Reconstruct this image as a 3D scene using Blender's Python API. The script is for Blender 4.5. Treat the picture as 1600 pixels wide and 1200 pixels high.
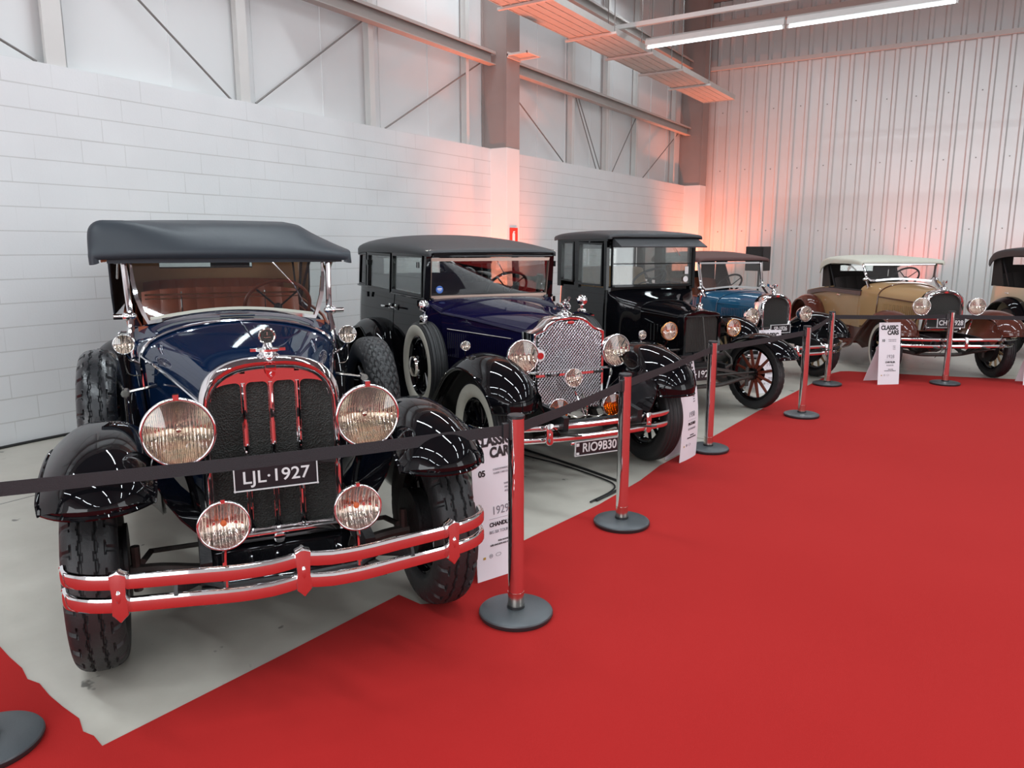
import bpy, bmesh, math, random
from mathutils import Matrix, Vector
random.seed(7)
for o in list(bpy.data.objects): bpy.data.objects.remove(o, do_unlink=True)
PI = math.pi
R = math.radians
scene = bpy.context.scene
COL = scene.collection

# ------------------------------------------------------------------ camera
cd = bpy.data.cameras.new('camera'); cam = bpy.data.objects.new('camera', cd); COL.objects.link(cam)
cam.location = (0, 0, 1.65)
cam.rotation_euler = (R(90 - 10.279), 0, R(32.703))
cd.sensor_width = 36; cd.lens = 1180 / 1600 * 36; cd.clip_end = 200
scene.camera = cam

# ------------------------------------------------------------------ light
scene.view_settings.view_transform = 'Standard'
scene.view_settings.look = 'None'
scene.view_settings.gamma = 1
scene.view_settings.use_curve_mapping = False
scene.view_settings.exposure = 0.12
w = bpy.data.worlds.new('world'); scene.world = w; w.use_nodes = True
w.node_tree.nodes['Background'].inputs[0].default_value = (0.80, 0.90, 1.0, 1)
w.node_tree.nodes['Background'].inputs[1].default_value = 0.35

def area(name, loc, sx, sy, power, col, rot=(0, 0, 0)):
    l = bpy.data.lights.new(name, 'AREA'); l.shape = 'RECTANGLE'; l.size = sx; l.size_y = sy
    l.energy = power; l.color = col
    o = bpy.data.objects.new(name, l); COL.objects.link(o); o.location = loc; o.rotation_euler = rot
    return o
def spot(name, loc, target, power, col, ang=100, blend=1.0, r=0.08):
    l = bpy.data.lights.new(name, 'SPOT'); l.energy = power; l.color = col
    l.spot_size = R(ang); l.spot_blend = blend; l.shadow_soft_size = r
    o = bpy.data.objects.new(name, l); COL.objects.link(o); o.location = loc
    o.rotation_euler = (Vector(target) - Vector(loc)).to_track_quat('-Z', 'Y').to_euler()
    return o
TUBE = (0.86, 0.95, 1.0)
# the rows of fluorescent battens under the hall roof (outside the frame)
for ry, pw in ((-5.5, 150), (-0.5, 150), (4.5, 150), (9.0, 130), (14.6, 70)):
    for rx in (-5.0, -1.3, 2.6, 6.6):
        area('hall_batten_light', (rx, ry, 6.6), 3.0, 0.14, pw * 0.68, TUBE)
# added soft fill panels, behind and to the right of the camera
area('fill_light', (1.5, -8.9, 2.6), 9.0, 4.6, 520, (0.93, 0.97, 1.0), (R(90), 0, 0))
area('fill_light', (11.7, 5.0, 2.6), 4.6, 8.0, 300, (0.93, 0.97, 1.0), (R(90), 0, R(90)))
spot('end_wall_spot', (-2.6, 16.4, 0.2), (-2.2, 19.0, 7.4), 210, (1.0, 0.36, 0.27), 120)  # added spot standing in for pink uplight bounce on the upper end wall
# the batten that is seen
area('seen_batten_light', (-3.2, 12.8, 4.9), 4.4, 0.06, 25, TUBE)
# orange and red uplights standing on the floor by the columns and the end wall
OR = (1.0, 0.19, 0.075)
RD = (1.0, 0.13, 0.09)
spot('column_uplight', (-6.45, 9.55, 0.12), (-6.75, 10.2, 4.5), 520, OR, 95)
spot('column_uplight', (-6.1, 10.9, 0.12), (-6.62, 10.35, 3.6), 420, OR, 80)
spot('corner_uplight', (-6.0, 18.1, 0.12), (-6.35, 18.9, 4.5), 900, OR, 95)
spot('end_wall_spot', (-1.6, 18.8, 0.12), (-1.6, 19.3, 2.6), 230, RD, 60)
spot('end_wall_spot', (0.3, 18.8, 0.12), (0.3, 19.3, 2.6), 120, RD, 50)
spot('tray_uplight', (-5.9, 10.3, 0.2), (-5.9, 10.4, 5), 420, OR, 55)

# ------------------------------------------------------------------ materials
def nt(name):
    m = bpy.data.materials.new(name); m.use_nodes = True
    t = m.node_tree; return m, t, t.nodes['Principled BSDF'], t.nodes, t.links
def pm(name, col, rough=0.5, metal=0.0, coat=0.0, noise=0.0, nscale=8.0, bump=0.0, bscale=40.0, spec=0.5, cr=0.03, rvar=0.0):
    m, t, b, N, L = nt(name)
    b.inputs['Base Color'].default_value = (*col, 1)
    b.inputs['Roughness'].default_value = rough
    b.inputs['Metallic'].default_value = metal
    b.inputs['Specular IOR Level'].default_value = spec
    if coat:
        b.inputs['Coat Weight'].default_value = coat; b.inputs['Coat Roughness'].default_value = cr
    tc = N.new('ShaderNodeTexCoord')
    if noise or rvar:
        n = N.new('ShaderNodeTexNoise'); n.inputs['Scale'].default_value = nscale; n.inputs['Detail'].default_value = 5
        L.new(tc.outputs['Object'], n.inputs['Vector'])
        if noise:
            mx = N.new('ShaderNodeMixRGB'); mx.blend_type = 'MIX'
            mx.inputs[1].default_value = (*[c * (1 - noise) for c in col], 1)
            mx.inputs[2].default_value = (*[min(1, c * (1 + noise)) for c in col], 1)
            L.new(n.outputs['Fac'], mx.inputs[0]); L.new(mx.outputs[0], b.inputs['Base Color'])
        if rvar:
            mr = N.new('ShaderNodeMapRange'); mr.inputs['To Min'].default_value = max(0, rough - rvar); mr.inputs['To Max'].default_value = rough + rvar
            L.new(n.outputs['Fac'], mr.inputs['Value']); L.new(mr.outputs[0], b.inputs['Roughness'])
    if bump:
        n2 = N.new('ShaderNodeTexNoise'); n2.inputs['Scale'].default_value = bscale; n2.inputs['Detail'].default_value = 4
        bp = N.new('ShaderNodeBump'); bp.inputs['Strength'].default_value = bump; bp.inputs['Distance'].default_value = 0.01
        L.new(tc.outputs['Object'], n2.inputs['Vector']); L.new(n2.outputs['Fac'], bp.inputs['Height']); L.new(bp.outputs[0], b.inputs['Normal'])
    return m

M = {}
M['navy'] = pm('navy_paint', (0.003, 0.012, 0.038), 0.35, 0, 0.62, 0.1, 3, spec=0.0)
M['midnight'] = pm('midnight_paint', (0.006, 0.005, 0.028), 0.3, 0, 0.7, 0.1, 3, spec=0.0)
M['black'] = pm('black_paint', (0.003, 0.003, 0.004), 0.28, 0, 0.8, 0.1, 3, spec=0.0)
M['teal'] = pm('teal_blue_paint', (0.012, 0.070, 0.135), 0.35, 0, 0.9, 0.1, 3, spec=0.1)
M['tan'] = pm('tan_paint', (0.36, 0.215, 0.10), 0.4, 0, 0.7, 0.05, 3, spec=0.1)
M['brown'] = pm('brown_paint', (0.085, 0.020, 0.012), 0.3, 0, 0.9, 0.1, 3, spec=0.1)
M['cream'] = pm('cream_paint', (0.50, 0.41, 0.28), 0.4, 0, 0.6, 0.05, 3)
M['chassis'] = pm('chassis_black', (0.010, 0.010, 0.011), 0.45, 0, 0, 0.3, 20, 0.2, 60)
M['grey_chassis'] = pm('dusty_metal', (0.06, 0.055, 0.05), 0.6, 0.3, 0, 0.4, 20, 0.2, 60)
M['chrome'] = pm('chrome', (0.88, 0.88, 0.89), 0.05, 1.0)
M['bronze'] = pm('dull_bronze', (0.34, 0.25, 0.21), 0.3, 0.8)
M['satin'] = pm('satin_chrome', (0.86, 0.86, 0.88), 0.24, 1.0)
M['litcanvas'] = pm('orange_lit_canvas', (0.085, 0.038, 0.034), 0.75, 0, 0, 0.1, 4, 0.25, 120)  # dark fabric with the orange uplight glow mixed into its colour
M['nickel'] = pm('nickel', (0.70, 0.66, 0.60), 0.16, 1.0, 0, 0.08, 12)
M['brass'] = pm('brass', (0.80, 0.42, 0.16), 0.14, 1.0, 0, 0.08, 12)
M['copper'] = pm('orange_glass', (0.75, 0.16, 0.04), 0.2, 0.0, 0.5, 0.1, 40)
M['rubber'] = pm('rubber', (0.018, 0.018, 0.019), 0.5, 0, 0, 0.25, 9, 0.15, 90, rvar=0.1)
M['rubberglossy'] = pm('dressed_rubber', (0.016, 0.017, 0.019), 0.26, 0, 0, 0.25, 9, 0.12, 90, rvar=0.1)
M['white_rubber'] = pm('white_rubber', (0.56, 0.53, 0.45), 0.5, 0, 0, 0.1, 14)
M['wood_spoke'] = pm('varnished_spoke', (0.13, 0.024, 0.012), 0.3, 0, 0.6, 0.3, 12)
M['natural_wood'] = pm('natural_spoke', (0.42, 0.30, 0.16), 0.4, 0, 0.4, 0.2, 12)
M['vinyl'] = pm('grey_vinyl', (0.026, 0.032, 0.040), 0.45, 0, 0, 0.12, 4, 0.25, 7, rvar=0.08, spec=0.35)
M['vinylgrain'] = pm('black_grain_vinyl', (0.028, 0.029, 0.032), 0.5, 0, 0, 0.12, 4, 0.25, 160)
M['whitecanvas'] = pm('off_white_canvas', (0.56, 0.55, 0.47), 0.85, 0, 0, 0.06, 3, 0.3, 9)
M['darklining'] = pm('dark_lining', (0.022, 0.016, 0.015), 0.85, 0, 0, 0.2, 6, 0.2, 20)
M['beige'] = pm('beige_lining', (0.62, 0.35, 0.175), 0.85, 0, 0, 0.08, 5, 0.25, 12)
M['leather'] = pm('brown_leather', (0.33, 0.075, 0.03), 0.42, 0, 0.1, 0.2, 6, 0.2, 30)
M['tanleather'] = pm('tan_leather', (0.52, 0.33, 0.17), 0.5, 0, 0, 0.12, 6, 0.2, 30)
M['wheelrim'] = pm('red_brown_wheel_grip', (0.22, 0.05, 0.028), 0.25, 0, 0.5, 0.1, 9)
M['plate'] = pm('plate_black', (0.012, 0.009, 0.012), 0.4, 0, 0, 0.1, 9)
M['platewhite'] = pm('plate_white', (0.75, 0.74, 0.74), 0.5, 0, 0, 0.04, 9)
M['redenamel'] = pm('red_enamel', (0.45, 0.012, 0.012), 0.25, 0, 0.6, 0.05, 9)
M['blueenamel'] = pm('blue_sticker', (0.03, 0.13, 0.50), 0.35, 0, 0.2, 0.05, 9)
M['postcap'] = pm('black_plastic', (0.02, 0.02, 0.022), 0.4, 0, 0, 0.1, 20)
M['postbase'] = pm('grey_base_cover', (0.075, 0.085, 0.092), 0.38, 0.2, 0, 0.08, 30, 0.05, 120, rvar=0.06)
M['belt'] = pm('black_webbing', (0.022, 0.020, 0.023), 0.8, 0, 0, 0.1, 30, 0.4, 300)
M['board'] = pm('white_card', (0.80, 0.79, 0.83), 0.5, 0, 0, 0.03, 4)
M['ink'] = pm('black_ink', (0.015, 0.015, 0.018), 0.5, 0, 0, 0.05, 30)
M['greyink'] = pm('grey_ink', (0.22, 0.21, 0.24), 0.5, 0, 0, 0.05, 30)
M['goldink'] = pm('yellow_ink', (0.5, 0.32, 0.05), 0.5, 0, 0, 0.05, 30)
M['signred'] = pm('sign_red', (0.55, 0.04, 0.02), 0.5, 0, 0, 0.05, 30)
M['steel'] = pm('painted_steel', (0.44, 0.42, 0.40), 0.55, 0, 0, 0.08, 2.5, 0.05, 30)
M['lightsteel'] = pm('light_painted_steel', (0.60, 0.59, 0.57), 0.5, 0, 0, 0.06, 2.5, 0.05, 30)
M['galv'] = pm('galvanised_tray', (0.60, 0.58, 0.55), 0.42, 0.35, 0, 0.1, 8)
M['rod'] = pm('rod_grey', (0.22, 0.21, 0.20), 0.5, 0.3, 0, 0.1, 9)
M['cable'] = pm('cable_black', (0.012, 0.012, 0.012), 0.5, 0, 0, 0.1, 9)
M['speaker'] = pm('speaker_black', (0.012, 0.012, 0.013), 0.55, 0, 0, 0.1, 9, 0.2, 200)
M['paper'] = pm('torn_paper_tape', (0.50, 0.44, 0.34), 0.8, 0, 0, 0.1, 20)

def glass_mat(name, tint=(0.93, 0.96, 0.95), gloss=0.09, bumps=None):
    m = bpy.data.materials.new(name); m.use_nodes = True; t = m.node_tree; N = t.nodes; L = t.links
    N.clear(); out = N.new('ShaderNodeOutputMaterial'); tr = N.new('ShaderNodeBsdfTransparent'); gl = N.new('ShaderNodeBsdfGlossy')
    tr.inputs[0].default_value = (*tint, 1); gl.inputs['Roughness'].default_value = 0.02
    lw = N.new('ShaderNodeLayerWeight'); lw.inputs['Blend'].default_value = 0.25
    mr = N.new('ShaderNodeMapRange'); mr.inputs['To Min'].default_value = gloss; mr.inputs['To Max'].default_value = 0.75
    mx = N.new('ShaderNodeMixShader')
    L.new(lw.outputs['Fresnel'], mr.inputs['Value']); L.new(mr.outputs[0], mx.inputs[0])
    L.new(tr.outputs[0], mx.inputs[1]); L.new(gl.outputs[0], mx.inputs[2]); L.new(mx.outputs[0], out.inputs[0])
    return m
M['glass'] = glass_mat('window_glass')
M['lens'] = glass_mat('lens_glass', (0.97, 0.93, 0.88), 0.10)
M['amberlens'] = glass_mat('amber_lens', (1.0, 0.52, 0.03), 0.08)

def reflector_mat(name, col, flute):
    m, t, b, N, L = nt(name)
    b.inputs['Base Color'].default_value = (*col, 1); b.inputs['Metallic'].default_value = 1; b.inputs['Roughness'].default_value = 0.10
    tc = N.new('ShaderNodeTexCoord'); mp = N.new('ShaderNodeMapping'); L.new(tc.outputs['Object'], mp.inputs[0])
    wv = N.new('ShaderNodeTexWave'); wv.bands_direction = 'Y'; wv.inputs['Scale'].default_value = flute; wv.inputs['Distortion'].default_value = 0.6; wv.inputs['Detail'].default_value = 1
    wv.inputs['Detail Scale'].default_value = 2
    L.new(mp.outputs[0], wv.inputs['Vector'])
    bp = N.new('ShaderNodeBump'); bp.inputs['Strength'].default_value = 1.0; bp.inputs['Distance'].default_value = 0.006
    L.new(wv.outputs['Fac'], bp.inputs['Height']); L.new(bp.outputs[0], b.inputs['Normal'])
    return m
M['reflector'] = reflector_mat('fluted_reflector', (0.95, 0.90, 0.82), 24)
M['reflector_fine'] = reflector_mat('fine_reflector', (0.94, 0.90, 0.86), 15)
M['reflector_amber'] = reflector_mat('amber_reflector', (0.95, 0.60, 0.10), 18)

def core_mat(name, col, s=160):
    m, t, b, N, L = nt(name)
    tc = N.new('ShaderNodeTexCoord')
    v = N.new('ShaderNodeTexVoronoi'); v.inputs['Scale'].default_value = s; L.new(tc.outputs['Object'], v.inputs['Vector'])
    cr = N.new('ShaderNodeValToRGB'); cr.color_ramp.elements[0].color = (*[c * 0.25 for c in col], 1); cr.color_ramp.elements[1].color = (*col, 1)
    cr.color_ramp.elements[0].position = 0.2; cr.color_ramp.elements[1].position = 0.6
    L.new(v.outputs['Distance'], cr.inputs[0]); L.new(cr.outputs[0], b.inputs['Base Color'])
    b.inputs['Roughness'].default_value = 0.55
    bp = N.new('ShaderNodeBump'); bp.inputs['Strength'].default_value = 0.8; bp.inputs['Distance'].default_value = 0.004
    L.new(v.outputs['Distance'], bp.inputs['Height']); L.new(bp.outputs[0], b.inputs['Normal'])
    return m
M['core'] = core_mat('radiator_core', (0.018, 0.018, 0.015))

# masonry: running bond of 0.4 x 0.2 m painted blocks, from world coordinates
def block_mat(axis):
    m, t, b, N, L = nt('painted_block_' + axis)
    g = N.new('ShaderNodeNewGeometry'); sp = N.new('ShaderNodeSeparateXYZ'); L.new(g.outputs['Position'], sp.inputs[0])
    cb = N.new('ShaderNodeCombineXYZ'); L.new(sp.outputs['Y' if axis == 'Y' else 'X'], cb.inputs[0]); L.new(sp.outputs['Z'], cb.inputs[1])
    br = N.new('ShaderNodeTexBrick'); L.new(cb.outputs[0], br.inputs['Vector'])
    br.offset = 0.5; br.inputs['Scale'].default_value = 1.0
    br.inputs['Brick Width'].default_value = 0.395; br.inputs['Row Height'].default_value = 0.1975
    br.inputs['Mortar Size'].default_value = 0.0035; br.inputs['Mortar Smooth'].default_value = 0.3
    # horizontal joints alone
    fr = N.new('ShaderNodeMath'); fr.operation = 'MULTIPLY'; fr.inputs[1].default_value = 1 / 0.1975; L.new(sp.outputs['Z'], fr.inputs[0])
    f2 = N.new('ShaderNodeMath'); f2.operation = 'FRACT'; L.new(fr.outputs[0], f2.inputs[0])
    f3 = N.new('ShaderNodeMath'); f3.operation = 'LESS_THAN'; f3.inputs[1].default_value = 0.045; L.new(f2.outputs[0], f3.inputs[0])
    ns = N.new('ShaderNodeTexNoise'); ns.inputs['Scale'].default_value = 1.3; ns.inputs['Detail'].default_value = 3; L.new(g.outputs['Position'], ns.inputs['Vector'])
    r1 = N.new('ShaderNodeMapRange'); r1.inputs['From Min'].default_value = 0.45; r1.inputs['From Max'].default_value = 0.62; r1.inputs['To Min'].default_value = 0.04; r1.inputs['To Max'].default_value = 0.6
    L.new(ns.outputs['Fac'], r1.inputs['Value'])
    mv = N.new('ShaderNodeMath'); mv.operation = 'MULTIPLY'; L.new(br.outputs['Fac'], mv.inputs[0]); L.new(r1.outputs[0], mv.inputs[1])
    mh = N.new('ShaderNodeMath'); mh.operation = 'MULTIPLY'; L.new(f3.outputs[0], mh.inputs[0]); mh.inputs[1].default_value = 0.55
    mm = N.new('ShaderNodeMath'); mm.operation = 'MAXIMUM'; L.new(mv.outputs[0], mm.inputs[0]); L.new(mh.outputs[0], mm.inputs[1])
    # small chips
    n2 = N.new('ShaderNodeTexNoise'); n2.inputs['Scale'].default_value = 9; n2.inputs['Detail'].default_value = 6; L.new(g.outputs['Position'], n2.inputs['Vector'])
    r2 = N.new('ShaderNodeMapRange'); r2.inputs['From Min'].default_value = 0.70; r2.inputs['From Max'].default_value = 0.74; L.new(n2.outputs['Fac'], r2.inputs['Value'])
    m3 = N.new('ShaderNodeMath'); m3.operation = 'MULTIPLY'; L.new(r2.outputs[0], m3.inputs[0]); L.new(f3.outputs[0], m3.inputs[1])
    m4 = N.new('ShaderNodeMath'); m4.operation = 'MAXIMUM'; L.new(mm.outputs[0], m4.inputs[0]); L.new(m3.outputs[0], m4.inputs[1])
    mx = N.new('ShaderNodeMixRGB'); mx.inputs[1].default_value = (0.69, 0.70, 0.705, 1); mx.inputs[2].default_value = (0.42, 0.415, 0.40, 1)
    L.new(m4.outputs[0], mx.inputs[0])
    n4 = N.new('ShaderNodeTexNoise'); n4.inputs['Scale'].default_value = 2.2; n4.inputs['Detail'].default_value = 6; L.new(g.outputs['Position'], n4.inputs['Vector'])
    r4 = N.new('ShaderNodeMapRange'); r4.inputs['To Min'].default_value = 0.93; r4.inputs['To Max'].default_value = 1.05; L.new(n4.outputs['Fac'], r4.inputs['Value'])
    m5 = N.new('ShaderNodeMixRGB'); m5.blend_type = 'MULTIPLY'; m5.inputs[0].default_value = 1; L.new(mx.outputs[0], m5.inputs[1]); L.new(r4.outputs[0], m5.inputs[2])
    L.new(m5.outputs[0], b.inputs['Base Color'])
    n3 = N.new('ShaderNodeTexNoise'); n3.inputs['Scale'].default_value = 60; n3.inputs['Detail'].default_value = 4; L.new(g.outputs['Position'], n3.inputs['Vector'])
    ad = N.new('ShaderNodeMath'); ad.operation = 'MULTIPLY_ADD'; ad.inputs[1].default_value = -4.0; L.new(m4.outputs[0], ad.inputs[0]); L.new(n3.outputs['Fac'], ad.inputs[2])
    bp = N.new('ShaderNodeBump'); bp.inputs['Strength'].default_value = 0.25; bp.inputs['Distance'].default_value = 0.004
    L.new(ad.outputs[0], bp.inputs['Height']); L.new(bp.outputs[0], b.inputs['Normal'])
    b.inputs['Roughness'].default_value = 0.55
    return m
M['block'] = block_mat('Y'); M['blockx'] = block_mat('X')
M['cladding'] = pm('upper_cladding', (0.66, 0.67, 0.67), 0.5, 0, 0, 0.06, 1.2, 0.06, 8)
M['corrugated'] = pm('white_sheet', (0.66, 0.67, 0.665), 0.32, 0.25, 0, 0.05, 1.0)
M['whiteplaster'] = pm('white_plaster', (0.74, 0.74, 0.73), 0.6, 0, 0, 0.03, 2, 0.1, 30)
M['hallwall'] = pm('hall_wall', (0.74, 0.75, 0.75), 0.6, 0, 0, 0.08, 0.8)
M['ceil'] = pm('roof_sheet', (0.16, 0.16, 0.17), 0.6, 0, 0, 0.1, 1)
M['column'] = pm('column_paint', (0.30, 0.25, 0.235), 0.55, 0, 0, 0.08, 3, 0.05, 30)

def floor_mat():
    m, t, b, N, L = nt('polished_concrete')
    g = N.new('ShaderNodeNewGeometry')
    n = N.new('ShaderNodeTexNoise'); n.inputs['Scale'].default_value = 1.1; n.inputs['Detail'].default_value = 8; n.inputs['Roughness'].default_value = 0.62; L.new(g.outputs['Position'], n.inputs['Vector'])
    cr = N.new('ShaderNodeValToRGB'); e = cr.color_ramp.elements
    e[0].position = 0.3; e[0].color = (0.37, 0.345, 0.295, 1); e[1].position = 0.7; e[1].color = (0.53, 0.50, 0.44, 1)
    L.new(n.outputs['Fac'], cr.inputs[0])
    n2 = N.new('ShaderNodeTexNoise'); n2.inputs['Scale'].default_value = 7; n2.inputs['Detail'].default_value = 3; L.new(g.outputs['Position'], n2.inputs['Vector'])
    r2 = N.new('ShaderNodeMapRange'); r2.inputs['From Min'].default_value = 0.685; r2.inputs['From Max'].default_value = 0.72; r2.inputs['To Max'].default_value = 0.75; L.new(n2.outputs['Fac'], r2.inputs['Value'])
    # saw-cut joints every 5.2 m
    sp = N.new('ShaderNodeSeparateXYZ'); L.new(g.outputs['Position'], sp.inputs[0])
    prev = None
    for ax, off, per in (('X', 5.35, 6.0), ('Y', 3.9, 5.4)):
        a = N.new('ShaderNodeMath'); a.operation = 'ADD'; a.inputs[1].default_value = off + 60; L.new(sp.outputs[ax], a.inputs[0])
        p = N.new('ShaderNodeMath'); p.operation = 'PINGPONG'; p.inputs[1].default_value = per / 2; L.new(a.outputs[0], p.inputs[0])
        l = N.new('ShaderNodeMath'); l.operation = 'LESS_THAN'; l.inputs[1].default_value = 0.006; L.new(p.outputs[0], l.inputs[0])
        if prev: q = N.new('ShaderNodeMath'); q.operation = 'MAXIMUM'; L.new(prev.outputs[0], q.inputs[0]); L.new(l.outputs[0], q.inputs[1]); prev = q
        else: prev = l
    q = N.new('ShaderNodeMath'); q.operation = 'MAXIMUM'; L.new(prev.outputs[0], q.inputs[0]); L.new(r2.outputs[0], q.inputs[1])
    mx = N.new('ShaderNodeMixRGB'); mx.inputs[2].default_value = (0.05, 0.045, 0.04, 1); L.new(q.outputs[0], mx.inputs[0]); L.new(cr.outputs[0], mx.inputs[1])
    L.new(mx.outputs[0], b.inputs['Base Color'])
    rr = N.new('ShaderNodeMapRange'); rr.inputs['To Min'].default_value = 0.25; rr.inputs['To Max'].default_value = 0.5; L.new(n.outputs['Fac'], rr.inputs['Value']); L.new(rr.outputs[0], b.inputs['Roughness'])
    return m
M['floor'] = floor_mat()
def carpet_mat():
    m, t, b, N, L = nt('red_carpet')
    g = N.new('ShaderNodeNewGeometry')
    n = N.new('ShaderNodeTexNoise'); n.inputs['Scale'].default_value = 0.9; n.inputs['Detail'].default_value = 3; L.new(g.outputs['Position'], n.inputs['Vector'])
    mx = N.new('ShaderNodeMixRGB'); mx.inputs[1].default_value = (0.33, 0.0085, 0.0080, 1); mx.inputs[2].default_value = (0.37, 0.0125, 0.0115, 1); L.new(n.outputs['Fac'], mx.inputs[0])
    L.new(mx.outputs[0], b.inputs['Base Color']); b.inputs['Roughness'].default_value = 0.95; b.inputs['Specular IOR Level'].default_value = 0.15
    b.inputs['Sheen Weight'].default_value = 0.08; b.inputs['Sheen Roughness'].default_value = 0.6; b.inputs['Sheen Tint'].default_value = (1, 0.35, 0.32, 1)
    n2 = N.new('ShaderNodeTexNoise'); n2.inputs['Scale'].default_value = 350; L.new(g.outputs['Position'], n2.inputs['Vector'])
    bp = N.new('ShaderNodeBump'); bp.inputs['Strength'].default_value = 0.3; bp.inputs['Distance'].default_value = 0.003
    L.new(n2.outputs['Fac'], bp.inputs['Height']); L.new(bp.outputs[0], b.inputs['Normal'])
    return m
M['carpet'] = carpet_mat()
def tube_mat():
    m, t, b, N, L = nt('lit_tube')
    b.inputs['Emission Color'].default_value = (0.82, 0.95, 1.0, 1); b.inputs['Emission Strength'].default_value = 3.5
    return m
M['tube'] = tube_mat()

# ------------------------------------------------------------------ mesh tools
def sm(v, a, b):
    t = max(0.0, min(1.0, (v - a) / (b - a))); return t * t * (3 - 2 * t)
def cr_path(pts, n=6, closed=False):
    P = [Vector(p) for p in pts]; out = []; k = len(P)
    for i in range(k if closed else k - 1):
        p0 = P[(i - 1) % k] if (closed or i > 0) else P[0] * 2 - P[1]
        p1 = P[i]; p2 = P[(i + 1) % k]
        p3 = P[(i + 2) % k] if (closed or i + 2 < k) else P[-1] * 2 - P[-2]
        for j in range(n):
            t = j / n
            out.append(0.5 * ((2 * p1) + (p2 - p0) * t + (2 * p0 - 5 * p1 + 4 * p2 - p3) * t * t + (3 * p1 - p0 - 3 * p2 + p3) * t ** 3))
    if not closed: out.append(P[-1])
    return out
class MB:
    def __init__(s): s.v = []; s.f = []; s.mi = []; s.cur = 0; s.M = Matrix()
    def add(s, vs, fs):
        b = len(s.v)
        for q in vs: s.v.append(tuple(s.M @ Vector(q)))
        for f in fs: s.f.append(tuple(i + b for i in f)); s.mi.append(s.cur)
    def box(s, c, d, rot=None):
        x, y, z = (k / 2 for k in d)
        vs = [Vector((a * x, b * y, e * z)) for a in (-1, 1) for b in (-1, 1) for e in (-1, 1)]
        if rot is not None: vs = [rot @ q for q in vs]
        c = Vector(c)
        s.add([q + c for q in vs], [(0, 1, 3, 2), (4, 6, 7, 5), (0, 4, 5, 1), (2, 3, 7, 6), (0, 2, 6, 4), (1, 5, 7, 3)])
    def bar(s, a, b, w, h, up=(0, 0, 1)):
        a = Vector(a); b = Vector(b); s.sweep([a, b], [(-w / 2, -h / 2), (w / 2, -h / 2), (w / 2, h / 2), (-w / 2, h / 2)], up=up)
    def rings(s, rs, closed=False, caps=True, ringclosed=True):
        n = len(rs[0]); vs = [q for r in rs for q in r]; fs = []; k = len(rs)
        for i in range(k if closed else k - 1):
            a = i * n; b = ((i + 1) % k) * n
            for j in range(n if ringclosed else n - 1):
                j2 = (j + 1) % n; fs.append((a + j, a + j2, b + j2, b + j))
        if caps and not closed and ringclosed:
            fs.append(tuple(range(n - 1, -1, -1))); fs.append(tuple((k - 1) * n + j for j in range(n)))
        s.add(vs, fs)
    def sweep(s, path, sec, closed=False, up=(0, 0, 1), caps=True, scale=None):
        P = [Vector(p) for p in path]; k = len(P); up = Vector(up); rs = []
        for i in range(k):
            t = (P[(i + 1) % k] - P[i - 1]) if closed else (P[min(i + 1, k - 1)] - P[max(i - 1, 0)])
            t.normalize(); n = up.cross(t)
            if n.length < 1e-4: n = Vector((1, 0, 0)).cross(t)
            if n.length < 1e-4: n = Vector((0, 1, 0))
            n.normalize(); bb = t.cross(n); q = scale[i] if scale else 1
            rs.append([P[i] + n * a * q + bb * b * q for a, b in sec])
        s.rings(rs, closed, caps)
    def tube(s, path, r, seg=8, closed=False, scale=None, up=(0, 0, 1)):
        P = [Vector(p) for p in path]; k = len(P); rs = []; n = None
        for i in range(k):
            t = (P[(i + 1) % k] - P[i - 1]) if closed else (P[min(i + 1, k - 1)] - P[max(i - 1, 0)])
            t.normalize()
            if n is None:
                n = Vector(up).cross(t)
                if n.length < 1e-3: n = Vector((1, 0.01, 0)).cross(t)
                if n.length < 1e-3: n = Vector((0, 1, 0))
            else: n = n - t * n.dot(t)
            n.normalize(); bb = t.cross(n); q = r * (scale[i] if scale else 1)
            rs.append([P[i] + (n * math.cos(2 * PI * j / seg) + bb * math.sin(2 * PI * j / seg)) * q for j in range(seg)])
        s.rings(rs, closed, True)
    def lathe(s, prof, seg=32, cap=False):
        # about local X ; prof = [(x, r)]
        rs = [[(x, r * math.cos(2 * PI * j / seg), r * math.sin(2 * PI * j / seg)) for j in range(seg)] for x, r in prof]
        s.rings(rs, False, cap)
    def cyl(s, a, b, r, r2=None, seg=16):
        r2 = r if r2 is None else r2; s.tube([a, b], r, seg, scale=[1, r2 / r if r else 1])
    def torus(s, c, axis, RR, r, seg=32, s2=8):
        ax = Vector(axis).normalized(); q = Vector((0, 0, 1)).rotation_difference(ax)
        c = Vector(c); rs = []
        for i in range(seg):
            a = 2 * PI * i / seg
            rs.append([c + q @ Vector(((RR + r * math.cos(b)) * math.cos(a), (RR + r * math.cos(b)) * math.sin(a), r * math.sin(b))) for b in [2 * PI * j / s2 for j in range(s2)]])
        s.rings(rs, True)
    def ell(s, c, d, seg=16, st=8):
        c = Vector(c); rs = []
        for i in range(st + 1):
            a = -PI / 2 + PI * i / st; rr = max(0.001, math.cos(a))
            rs.append([c + Vector((d[0] * rr * math.cos(2 * PI * j / seg), d[1] * rr * math.sin(2 * PI * j / seg), d[2] * math.sin(a))) for j in range(seg)])
        s.rings(rs)
    def prism(s, outline, vec):
        n = len(outline); o = [Vector(p) for p in outline]; vv = Vector(vec)
        s.rings([o, [p + vv for p in o]])
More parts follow.
